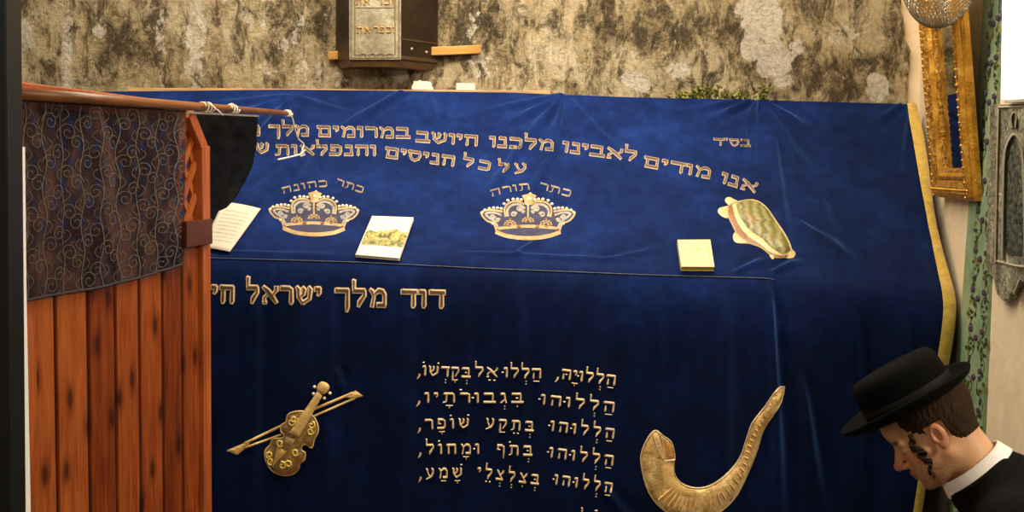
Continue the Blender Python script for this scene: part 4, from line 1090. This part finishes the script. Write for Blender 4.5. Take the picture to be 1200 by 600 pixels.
# carved beads along the outer border
m = MB()
for side in range(4):
    n = int((Hm if side % 2 else Wm)/.022)
    for k in range(n):
        f = (k+.5)/n; ins = .032
        u, v = [(f, ins/Hm), (1-ins/Wm, f), (f, 1-ins/Hm), (ins/Wm, f)][side]
        m.dome(mq(u, v, .039), MN, .005, .006)
m.build('bead_carving', GILT, fr, True)

# plaque
ply = [(1169, 123), (1166.5, 200), (1164, 312), (1168, 322), (1173, 327), (1177, 345), (1184, 353), (1191, 351), (1196, 340), (1203, 331), (1209, 331), (1213, 322), (1215, 200), (1216.5, 121)]
pq = empty('silver_plaque', wr(1190, 352, .02), 'hammered grey silver plaque with an arch and pointed foot on the right wall', 'plaque')
m = MB(); m.prism([wr(x, y, .003) for x, y in ply], WR_N*.020); bevel(m.build('back_plate', PLAQUE, pq), .003)
def pproj(px, py, h=.001): return wr(px, py, .023+h)
m = MB(); ribbon(m, [(1170.5, 128), (1168.5, 200), (1166.5, 308)], 1.6, .0, .006, 8, pproj); ribbon(m, [(1166.5, 306), (1190, 312), (1212, 314)], 2.0, 0, .006, 8, pproj); ribbon(m, [(1213.5, 128), (1212, 312)], 1.6, 0, .006, 8, pproj); ribbon(m, [(1170, 126), (1214, 124)], 1.6, 0, .006, 8, pproj)
ribbon(m, catmull([(1175, 303), (1176, 230), (1177.5, 185), (1181, 168), (1188, 158), (1195, 167), (1199, 184), (1201, 230), (1202, 304)], 5), 2.3, 0, .010, 6, pproj)
ribbon(m, catmull([(1186.5, 150), (1185, 138), (1188, 132), (1191, 138), (1190, 150)], 5), 1.2, 0, .008, 6, pproj); ribbon(m, [(1182, 326), (1188, 344), (1195, 327)], 1.4, 0, .006, 6, pproj)
m.build('raised_arch', plain('polished silver rib', srgb(196, 190, 164), .35, .4, .2, 90), pq)
m = MB(); patch(m, [(1178.5, 300), (1179, 230), (1180, 188), (1183, 173), (1188, 165), (1194, 174), (1197, 190), (1198.5, 230), (1199.5, 301)], .0, .003, 3, 5, pproj); m.build('arch_panel', plain('dark hammered panel', srgb(92, 94, 76), .45, .3, .6, 60, .8), pq)
# white notice
m = MB(); q = [wr(1172.5, 117, .03), wr(1213, 114, .03), wr(1214, -120, .03), wr(1176, -120, .03)]
nb = empty('white_notice', wr(1192, 118, .0), 'bright blank white notice board above the silver plaque', 'notice board')
m.prism(q, -WR_N*.026); bevel(m.build('board', GLOWM, nb), .002)
m = MB(); m.prism([wr(1177, 121, .036), wr(1213, 118, .036), wr(1213, 115.5, .036), wr(1177, 118, .036)], -WR_N*.028); m.build('lower_edge', plain('grey ledge', srgb(176, 170, 140), .6), nb)
# cable
m = MB(); m.tube([wr(1147, -12, .006), wr(1154, -1, .006), wr(1164, 6, .006), wr(1171, 13, .006), wr(1176.5, 20, .006)], .0035, 8)
tag(m.build('wall_cable', CABLE, None, True), 'thin dark cable running down the right wall to the notice board', 'cable')

# hanging lamp
lc = at(1101, -30, 3.25); rx = (at(1144, -30, 3.25)-at(1058, -30, 3.25)).length/2; rz = lc.z-at(1101, 33, 3.25).z
lamp = empty('hanging_lamp', lc, 'wire and glass bowl lamp hanging in front of the gilded mirror', 'lamp')
def lp(a_, b_, k=1.0): return lc+Vector((rx*k*math.cos(a_)*math.cos(b_), rx*k*math.sin(a_)*math.cos(b_), -rz*k*math.sin(b_)))
m = MB()
for k in range(34):
    a0 = 2*math.pi*k/34
    m.tube([lp(a0+.28*math.sin(i*.6), i/14*math.pi/2*.97) for i in range(15)], .0016, 5)
    m.tube([lp(a0-.28*math.sin(i*.6), i/14*math.pi/2*.97) for i in range(15)], .0013, 5)
m.build('wire_cage', LAMPW, lamp, True)
m = MB()
for b_ in (0, .02, .45, .85): m.tube([lp(2*math.pi*i/40, b_) for i in range(41)], .003 if b_ < .1 else .002, 6)
m.tube([lp(0, math.pi/2), lp(0, math.pi/2)-up*.008], [.008, .003], 8)
m.build('rim', LAMPW, lamp, True)
m = MB(); m.grid(lambda u, v: lp(2*math.pi*u, v*math.pi/2*.98, .93), 40, 14); g_ = m.build('glass_bowl', GLASS, lamp, True); g_.modifiers.new('thick', 'SOLIDIFY').thickness = .002
m = MB()
for k in range(3):
    a0 = 2*math.pi*k/3+.4; m.tube([lp(a0, 0), lc+up*.45, lc+up*(HC-lc.z)], .002, 5)
m.build('chain', LAMPW, lamp)

# ------------------------------------------------------------------ the man
def surface_nets(F, org, h):
    ins = F < 0
    nx, ny, nz = F.shape
    c = sum(ins[a:nx-1+a, b:ny-1+b, d:nz-1+d].astype(np.int8) for a in (0, 1) for b in (0, 1) for d in (0, 1))
    I, J, Kk = np.nonzero((c > 0) & (c < 8))
    idx = -np.ones((nx-1, ny-1, nz-1), dtype=np.int64); idx[I, J, Kk] = np.arange(len(I))
    acc = np.zeros((len(I), 3)); cnt = np.zeros(len(I))
    corners = [(a, b, d) for a in (0, 1) for b in (0, 1) for d in (0, 1)]
    for p in corners:
        for ax in range(3):
            if p[ax] == 0:
                q = list(p); q[ax] = 1
                f0 = F[I+p[0], J+p[1], Kk+p[2]]; f1 = F[I+q[0], J+q[1], Kk+q[2]]
                mk = (f0 < 0) != (f1 < 0); tt = np.where(mk, f0/(f0-f1+1e-12), 0)
                pos = np.tile(np.array(p, float), (len(I), 1)); pos[:, ax] += tt
                acc[mk] += pos[mk]; cnt += mk
    vv = (np.stack([I, J, Kk], 1)+acc/cnt[:, None])*h+np.array(org)
    faces = []
    for ax in range(3):
        sl0 = [slice(None)]*3; sl1 = [slice(None)]*3; sl0[ax] = slice(0, -1); sl1[ax] = slice(1, None)
        s0, s1 = ins[tuple(sl0)], ins[tuple(sl1)]
        E = np.argwhere(s0 != s1); b, d = [(1, 2), (2, 0), (0, 1)][ax]
        lim = [nx-1, ny-1, nz-1]
        E = E[(E[:, b] > 0) & (E[:, d] > 0) & (E[:, b] < lim[b]) & (E[:, d] < lim[d]) & (E[:, ax] < lim[ax])]
        quad = []
        for (ob, od) in ((-1, -1), (0, -1), (0, 0), (-1, 0)):
            e = E.copy(); e[:, b] += ob; e[:, d] += od; quad.append(idx[e[:, 0], e[:, 1], e[:, 2]])
        Q = np.stack(quad, 1); fl = s0[tuple(E.T)]
        Q[~fl] = Q[~fl][:, ::-1]
        faces.append(Q)
    return vv, np.concatenate(faces)
def sm(a, b, k):
    h = np.clip(.5+.5*(b-a)/k, 0, 1); return b*(1-h)+a*h-k*h*(1-h)
def ell(P, c, r):
    q = P-np.array(c); r = np.array(r); k0 = np.linalg.norm(q/r, axis=-1); k1 = np.linalg.norm(q/(r*r), axis=-1)+1e-9
    return k0*(k0-1)/k1
def cap(P, a, b, ra, rb=None, sy=1.0):
    rb = ra if rb is None else rb
    a = np.array(a, float); b = np.array(b, float); S = np.array((1, 1/sy, 1)); Pq = P*S; a2 = a*S; b2 = b*S
    d = b2-a2; tt = np.clip(((Pq-a2)@d)/(d@d), 0, 1)
    return np.linalg.norm(Pq-a2-tt[..., None]*d, axis=-1)-(ra+(rb-ra)*tt)
def field(lo, hi, h, fn):
    ax = [np.arange(l, u+h, h) for l, u in zip(lo, hi)]
    P = np.stack(np.meshgrid(*ax, indexing='ij'), -1)
    return surface_nets(fn(P).astype(np.float64), lo, h)

YM = 2.57; PS = .935
O = at(1098, 503, YM)
hdir = Vector((O.x, O.y, 0)).normalized()          # away from the viewer
ex = Vector((hdir.y, -hdir.x, 0)); ey = hdir
def B2W(v): return O+ex*(float(v[0])*PS)+ey*(float(v[1])*PS)+up*(float(v[2])*PS)
a36 = R(36)
def H2B(f, l, u):   # head-local (forward, left towards viewer, up) -> body frame
    return (-math.cos(a36)*f-math.sin(a36)*u, -l, -math.sin(a36)*f+math.cos(a36)*u)
def head_sdf(P):     # P columns: f, l, u
    al = np.abs(P[..., 1]); M = np.stack([P[..., 0], al, P[..., 2]], -1)
    d = ell(M, (-.012, 0, .058), (.100, .077, .086))
    d = sm(d, ell(M, (.042, 0, -.02), (.066, .062, .085)), .03)
    d = sm(d, ell(M, (.045, .026, -.078), (.050, .034, .030)), .03)
    d = sm(d, cap(M, (.0, .052, -.055), (.068, .025, -.100), .018, .018), .022)
    d = sm(d, ell(M, (.088, 0, -.104), (.020, .024, .020)), .018)
    d = sm(d, ell(M, (.092, .0, .055), (.028, .05, .035)), .03)
    d = sm(d, cap(M, (.099, .008, .022), (.088, .046, .020), .011, .009), .012)
    d = sm(d, cap(M, (.070, .046, -.028), (.04, .062, -.02), .018, .014), .022)
    # eye sockets and closed lids
    sock = ell(M, (.112, .034, .002), (.018, .020, .012)); d = -sm(-d, sock, .010)
    d = sm(d, ell(M, (.0855, .033, .000), (.0145, .0165, .0125)), .004)
    # nose
    d = sm(d, cap(M, (.101, 0, .014), (.128, 0, -.032), .0085, .0115), .012)
    d = sm(d, ell(M, (.132, 0, -.036), (.012, .012, .011)), .008)
    d = sm(d, ell(M, (.116, .0135, -.040), (.012, .007, .008)), .006)
    nost = ell(M, (.121, .007, -.047), (.006, .0035, .003)); d = -sm(-d, nost, .003)
    # mouth
    d = sm(d, ell(M, (.092, 0, -.066), (.022, .030, .022)), .014)
    d = sm(d, cap(M, (.113, 0, -.0655), (.100, .022, -.069), .0058, .003), .005)
    d = sm(d, cap(M, (.110, 0, -.0765), (.099, .020, -.073), .0068, .003), .005)
    slit = cap(M, (.122, 0, -.071), (.100, .026, -.0712), .0018); d = -sm(-d, slit, .003)
    # neck
    d = sm(d, cap(M, (-.03, 0, -.03), (-.035, 0, -.20), .057, .062), .03)
    d = sm(d, ell(M, (.028, 0, -.125), (.02, .02, .02)), .03)
    # ear
    e = ell(M, (-.006, .0775, .0), (.019, .009, .031))
    e = sm(e, ell(M, (-.002, .0765, -.026), (.010, .007, .010)), .008)
    e = -sm(-e, ell(M, (-.001, .0875, .003), (.011, .0095, .020)), .002)
    e = sm(e, cap(M, (-.001, .078, .018), (-.010, .079, -.008), .0028), .004)
    e = sm(e, ell(M, (.011, .077, -.004), (.005, .006, .008)), .004)
    d = sm(d, e, .004)
    return d
hv, hf = field((-.14, -.105, -.23), (.165, .105, .17), .0026, head_sdf)
def smoothstep(a, b, x): q = np.clip((x-a)/(b-a), 0, 1); return q*q*(3-2*q)
skin = np.array(srgb(212, 160, 116)[:3]); red = np.array(srgb(196, 104, 72)[:3]); stub = np.array(srgb(120, 80, 52)[:3]); lip = np.array(srgb(160, 84, 66)[:3]); neck_lit = np.array(srgb(232, 186, 140)[:3])
def lerpc(c, t_, k): return c*(1-k[:, None])+np.array(t_)*k[:, None]
f_, l_, u_ = hv[:, 0], np.abs(hv[:, 1]), hv[:, 2]
col = np.tile(skin, (len(hv), 1))
col = lerpc(col, neck_lit, smoothstep(.02, -.05, f_)*smoothstep(-.02, -.08, u_)*.6)  # light on the back of the neck painted into the skin colour
ear_m = np.exp(-(((f_+.006)/.024)**4+((u_-0)/.036)**4))*smoothstep(.066, .074, l_); col = lerpc(col, red, ear_m*.55)
col = lerpc(col, red, np.exp(-(((f_-.132)/.02)**2+((u_+.036)/.02)**2))*.75)
col = lerpc(col, red, np.exp(-(((f_-.08)/.03)**2+((u_+.03)/.022)**2))*.4)
nzv = np.array([noise.noise((p[0]*170, p[1]*170, p[2]*170)) for p in hv])
jaw = smoothstep(-.045, -.075, u_-.25*(f_-.06)*0)*smoothstep(-.02, .03, f_)*smoothstep(-.16, -.125, u_); col = lerpc(col, stub, np.clip(jaw*(.48+.4*nzv), 0, .8))
moust = np.exp(-(((f_-.108)/.014)**2+((u_+.056)/.006)**2)); col = lerpc(col, stub, moust*.6)
col = lerpc(col, lip, np.exp(-(((f_-.110)/.010)**2+((u_+.071)/.009)**2))*.8)
brow = np.exp(-(((f_-.098)/.014)**2+((u_-.026-.1*(l_-.03)*0)/.0055)**2))*smoothstep(.008, .014, l_)*smoothstep(.056, .046, l_); col = lerpc(col, np.array(srgb(52, 34, 20)[:3]), np.clip(brow*1.1, 0, .95))
lash = np.exp(-(((u_+.008-.0*l_)/.0022)**2))*np.exp(-(((l_-.033)/.013)**4))*smoothstep(.085, .092, f_); col = lerpc(col, np.array(srgb(50, 32, 22)[:3]), lash*.9)
# body under the clothes (continues the neck), hands included; frame: x right, y away, z up from the ear
ZO = O.z
SEAT = .46
def zz2(z_): return (z_-ZO)/PS
neck_b = (.105, 0, -.115); pel = (.47, 0, zz2(.585))
sho = [(.175, s*.165, -.175) for s in (-1, 1)]; elb = [(.10, s*.235, -.44) for s in (-1, 1)]; wri = [(-.10, s*.11, zz2(.645)) for s in (-1, 1)]
hip = [(.47, s*.09, zz2(.56)) for s in (-1, 1)]; kne = [(.03, s*.14, zz2(.545)) for s in (-1, 1)]; ank = [(.07, s*.14, zz2(.09)) for s in (-1, 1)]
def hand(P, i):
    s = (-1, 1)[i]; w = np.array(wri[i]); d = None
    pa_ = w+np.array((-.075, -s*.012, -.004))
    d = cap(P, w, pa_, .022, .030, 1.25)
    for k in range(4):
        o_ = s*(-.030+.020*k); L_ = (.062, .072, .068, .054)[3-k] if s > 0 else (.054, .068, .072, .062)[k]
        b0 = pa_+np.array((-.012, o_, -.002)); b1 = b0+np.array((-L_*.55, 0, -.002)); b2 = b1+np.array((-L_*.35, 0, -.022)); 
        d = sm(d, np.minimum(cap(P, b0, b1, .0095, .0085), cap(P, b1, b2, .0085, .007)), .004)
    t0 = w+np.array((-.03, -s*.022, .0)); t1 = t0+np.array((-.035, -s*.03, .004)); t2 = t1+np.array((-.03, -s*.006, -.006))
    d = sm(d, np.minimum(cap(P, t0, t1, .011, .0095), cap(P, t1, t2, .0095, .008)), .006)
    return d
def limb_sdf(P, g=0.0, legs=True, arms=True, trunk=True):
    d = np.full(P.shape[:-1], 9.0)
    if trunk:
        d = cap(P, neck_b, (.20, 0, -.17), .062+g, .085+g, 1.1)
        d = sm(d, cap(P, (.20, 0, -.20), (.36, 0, -.33), .105+g, .115+g, 1.38), .05)
        d = sm(d, cap(P, (.36, 0, -.33), pel, .112+g, .118+g, 1.35), .05)
    for i in range(2):
        if arms:
            d = sm(d, cap(P, (.16, 0, -.14), sho[i], .055+g, .062+g), .04)
            d = sm(d, cap(P, sho[i], elb[i], .056+g, .040+g), .02)
            d = sm(d, cap(P, elb[i], wri[i], .040+g, .026+g), .015)
        if legs:
            d = sm(d, cap(P, hip[i], kne[i], .080+g, .056+g), .03)
            d = sm(d, cap(P, kne[i], ank[i], .054+g, .036+g), .02)
    return d
def body_sdf(P):
    d = limb_sdf(P)
    for i in range(2): d = sm(d, hand(P, i), .008)
    for i in range(2): d = sm(d, cap(P, np.array(ank[i])+(0, 0, -.02), np.array(ank[i])+(-.16, 0, -.055), .033, .026), .02)
    return d
bv, bf = field((-.34, -.36, zz2(.0)), (.66, .36, -.09), .0075, body_sdf)
allv = [B2W(H2B(*p)) for p in hv]+[B2W(p) for p in bv]
allf = [tuple(int(i) for i in f) for f in hf]+[tuple(int(i)+len(hv) for i in f) for f in bf]
person = mesh_obj('person', allv, allf, SKIN, None, True)
tag(person, 'man in black hat and coat bowing his head at the lower right', 'person')
ca = person.data.color_attributes.new('col', 'FLOAT_COLOR', 'POINT')
cc = np.ones((len(allv), 4)); cc[:len(hv), :3] = col; cc[len(hv):, :3] = skin
ca.data.foreach_set('color', cc.ravel())
def bchild(name, v_, f_l, mat, conv=B2W, label=None):
    return mesh_obj(name, [conv(p) for p in v_], [tuple(int(i) for i in f) for f in f_l], mat, person, True, label)
# hair
def hair_sdf(P):
    al = np.abs(P[..., 1]); M = np.stack([P[..., 0], al, P[..., 2]], -1)
    d = ell(M, (-.014, 0, .057), (.105, .0815, .090))
    d = sm(d, cap(M, (-.042, 0, .01), (-.046, 0, -.04), .052, .046, 1.2), .03)
    f, u = P[..., 0], P[..., 2]
    # hairline: behind the temple, around the ear, short nape
    cut = np.maximum(f-.072-.25*np.clip(u-.03, -.05, .06), -(u+.040))
    cut = np.maximum(cut, np.minimum(-(u-.030), f+.030))        # clear around/below the ear in front
    cut = np.minimum(cut, np.maximum(np.maximum(f-.062, -(f-.020)), -(u+.004)))   # sideburn
    nz = .0016*np.sin(P[..., 0]*420+P[..., 2]*160)*np.sin(P[..., 1]*380+P[..., 2]*90)
    b = np.stack(H2B(f, P[..., 1], u), -1)
    cut = np.maximum(cut, (b-np.array((-.070, 0, .054)))@np.array((-math.sin(R(34)), 0, math.cos(R(34))))-.004)
    return np.maximum(d+nz, cut)
v_, f_l = field((-.14, -.105, -.10), (.12, .105, .17), .0032, hair_sdf)
bchild('hair', v_, f_l, HAIR, lambda p: B2W(H2B(*p)))
for s in (1, -1):
    m = MB()
    for st_ in range(10):
        ph = st_*.63+.3*random.random(); pts_ = []; r0 = random.uniform(.6, 1.25); ln = random.uniform(.85, 1.1)
        for k in range(44):
            q = k/43
            an = q*19*ln+ph*.5; rad = (.003+.0065*math.sin(math.pi*min(1, q*1.1)))*r0
            f = .050+.006*math.sin(q*7)+rad*math.cos(an)+.012*q; u = .035-.115*q*ln; l = s*(.0795+.004*math.sin(q*3)-.010*q*q+rad*math.sin(an)*.7)
            pts_.append(B2W(H2B(f, l, u)))
        m.tube(pts_, [.0029*(1-.6*k/43) for k in range(44)], 5)
    m.build('sidelock', HAIR, person, True)
# hat
tilt = R(34); hu = (-math.sin(tilt), 0, math.cos(tilt)); hfv = (-math.cos(tilt), 0, -math.sin(tilt))
HC0 = np.array((-.070, 0, .054))
def hatp(rf, an, h):   # rf: (front radius, side radius)
    return B2W(HC0+np.array(hfv)*rf[0]*math.cos(an)+np.array((0, 1, 0))*rf[1]*math.sin(an)+np.array(hu)*h)
def lathe(prof, n=64):
    m = MB(); vs_ = [hatp((a_, b_), 2*math.pi*k/n, h+c_*math.cos(4*math.pi*k/n)) for (a_, b_, h, c_) in prof for k in range(n)]
    m.add(vs_, [(i*n+k, i*n+(k+1) % n, (i+1)*n+(k+1) % n, (i+1)*n+k) for i in range(len(prof)-1) for k in range(n)])
    return m, vs_, n
brim = [(.106, .088, -.002, 0), (.13, .112, -.004, 0), (.155, .138, .000, -.002), (.172, .157, .010, -.004), (.180, .166, .020, -.005), (.1815, .1675, .024, -.005), (.180, .166, .027, -.005), (.172, .158, .019, -.004), (.155, .139, .009, -.002), (.13, .114, .005, 0), (.106, .090, .007, 0)]
m, vs_, n_ = lathe(brim); hat = m.build('hat', FELT, person, True, 'black felt hat with a wide curled brim')
crn = [(.117, .092, .004, 0), (.1175, .0925, .05, 0), (.117, .092, .080, 0), (.113, .089, .097, 0), (.102, .080, .107, 0), (.076, .058, .110, 0), (.03, .024, .109, 0), (.001, .001, .109, 0)]
HC0 = np.array((-.070, 0, .054))-np.array(hfv)*.010
m, vs_, n_ = lathe(crn); m.build('crown', FELT, hat, True)
bnd = [(.118, .093, .006, 0), (.1195, .0945, .008, 0), (.1195, .0945, .034, 0), (.118, .093, .036, 0)]
m, vs_, n_ = lathe(bnd); HC0 = np.array((-.070, 0, .054)); m.build('hat_band', BAND, hat, True)
# collar
axc = Vector((.70, 0, -.714)); cu = Vector((.714, 0, .70)); cc0 = Vector((.090, 0, -.087))
def colp(r1, r2, an, h): return B2W(cc0+cu*r1*math.cos(an)+Vector((0, 1, 0))*r2*math.sin(an)+axc*h)
m = MB(); N_ = 60
prof = [(.083, .070, -.016), (.088, .075, -.015), (.098, .086, .018), (.099, .087, .021), (.094, .082, .020), (.084, .072, -.012)]
def copen(k): # slit at the throat
    an = 2*math.pi*k/N_; g = math.pi-.10; return max(-g, min(g, an-math.pi)) 
vs_ = [colp(a_, b_, copen(k), h) for (a_, b_, h) in prof for k in range(N_+1)]
W2 = N_+1
m.add(vs_, [(i*W2+k, i*W2+k+1, ((i+1) % 6)*W2+k+1, ((i+1) % 6)*W2+k) for i in range(6) for k in range(N_)])
m.build('shirt_collar', SHIRT, person, True, 'white shirt collar')
def coat_sdf(P):
    d = limb_sdf(P, .022, False, True, True)
    d = sm(d, cap(P, (.12, 0, -.115), (.2, 0, -.18), .082, .11, 1.15), .03)
    for i in range(2): d = np.maximum(d, -(cap(P, np.array(wri[i])+(.02, 0, 0), np.array(wri[i])+(-.3, 0, 0), .06)))
    # skirt of the coat over the seat
    d = sm(d, cap(P, pel, (.40, 0, zz2(.57)), .14, .12, 1.35), .03)
    # neck opening: cut above the collar plane
    c = (P-np.array(cc0))@np.array(axc)-.010
    d = np.maximum(d, -c)
    # flat under the seat
    d = np.maximum(d, -(P[..., 2]-zz2(SEAT+.004)))
    return d
v_, f_l = field((-.16, -.37, zz2(SEAT-.02)), (.68, .37, .02), .008, coat_sdf)
coat = bchild('coat', v_, f_l, COAT, label='black wool coat')
def tr_sdf(P):
    d = limb_sdf(P, .014, True, False, False)
    d = np.maximum(d, -(P[..., 2]-zz2(.075)))
    return np.maximum(d, -np.maximum(P[..., 2]-zz2(SEAT+.004), 0)*0-9) 
v_, f_l = field((-.10, -.28, zz2(.05)), (.64, .28, zz2(.70)), .008, tr_sdf)
bchild('trousers', v_, f_l, COAT)
for i in range(2):
    def shoe(P):
        a_ = np.array(ank[i]); d = sm(cap(P, a_+(.02, 0, -.035), a_+(-.10, 0, -.05), .042, .040), cap(P, a_+(-.10, 0, -.05), a_+(-.19, 0, -.055), .040, .030), .02)
        d = sm(d, cap(P, a_+(0, 0, -.03), a_+(.005, 0, .02), .045, .046), .015)
        return np.maximum(d, -(P[..., 2]-zz2(.0)))
    a_ = ank[i]; v_, f_l = field((a_[0]-.25, a_[1]-.07, zz2(-.02)), (a_[0]+.09, a_[1]+.07, zz2(.17)), .007, shoe)
    bchild('shoe', v_, f_l, SHOEM)
# stool under him
sc_ = B2W((.47, 0, 0)); stool = empty('wooden_stool', (sc_.x, sc_.y, 0), 'plain wooden stool under the bowing man in the black coat', 'stool')
def rbox(mb, c, hx, hy, hz2): mb.box(c, ex*hx, ey*hy, up*hz2)
bevel((lambda m: (rbox(m, (sc_.x, sc_.y, SEAT-.02), .18, .17, .02), m)[1])(MB()).build('seat', BLOCK, stool), .004)
for i in (-1, 1):
    for j in (-1, 1):
        c = Vector((sc_.x, sc_.y, (SEAT-.04)/2))+ex*.145*i+ey*.135*j
        m = MB(); rbox(m, c, .018, .018, (SEAT-.04)/2); bevel(m.build('leg', BLOCK, stool), .003)

# ------------------------------------------------------------------ light
def area(name, loc, tgt, sx, sy, e, col):
    l = bpy.data.lights.new(name, 'AREA'); l.shape = 'RECTANGLE'; l.size = sx; l.size_y = sy; l.energy = e; l.color = col
    o = bpy.data.objects.new(name, l); COL.objects.link(o); o.location = loc
    o.rotation_euler = (Vector(tgt)-Vector(loc)).to_track_quat('-Z', 'Y').to_euler(); return o
area('ceiling_light', (-.1, 3.05, 3.1), (-.1, 3.6, 1.2), 2.2, .5, 80, (1, .88, .7))
area('near_light', (2.1, 1.3, 2.7), (.6, 3.3, 1.1), .6, .6, 44, (1, .87, .7))
area('near_light', (-.6, .3, 2.9), (-.6, 3.4, 1.0), .7, .7, 15, (1, .87, .7))  # added fill out of view, brightens the lettering on the cloth front
w = bpy.data.worlds.new('world'); scene.world = w; w.use_nodes = True
w.node_tree.nodes['Background'].inputs[0].default_value = (1, .86, .7, 1); w.node_tree.nodes['Background'].inputs[1].default_value = .12
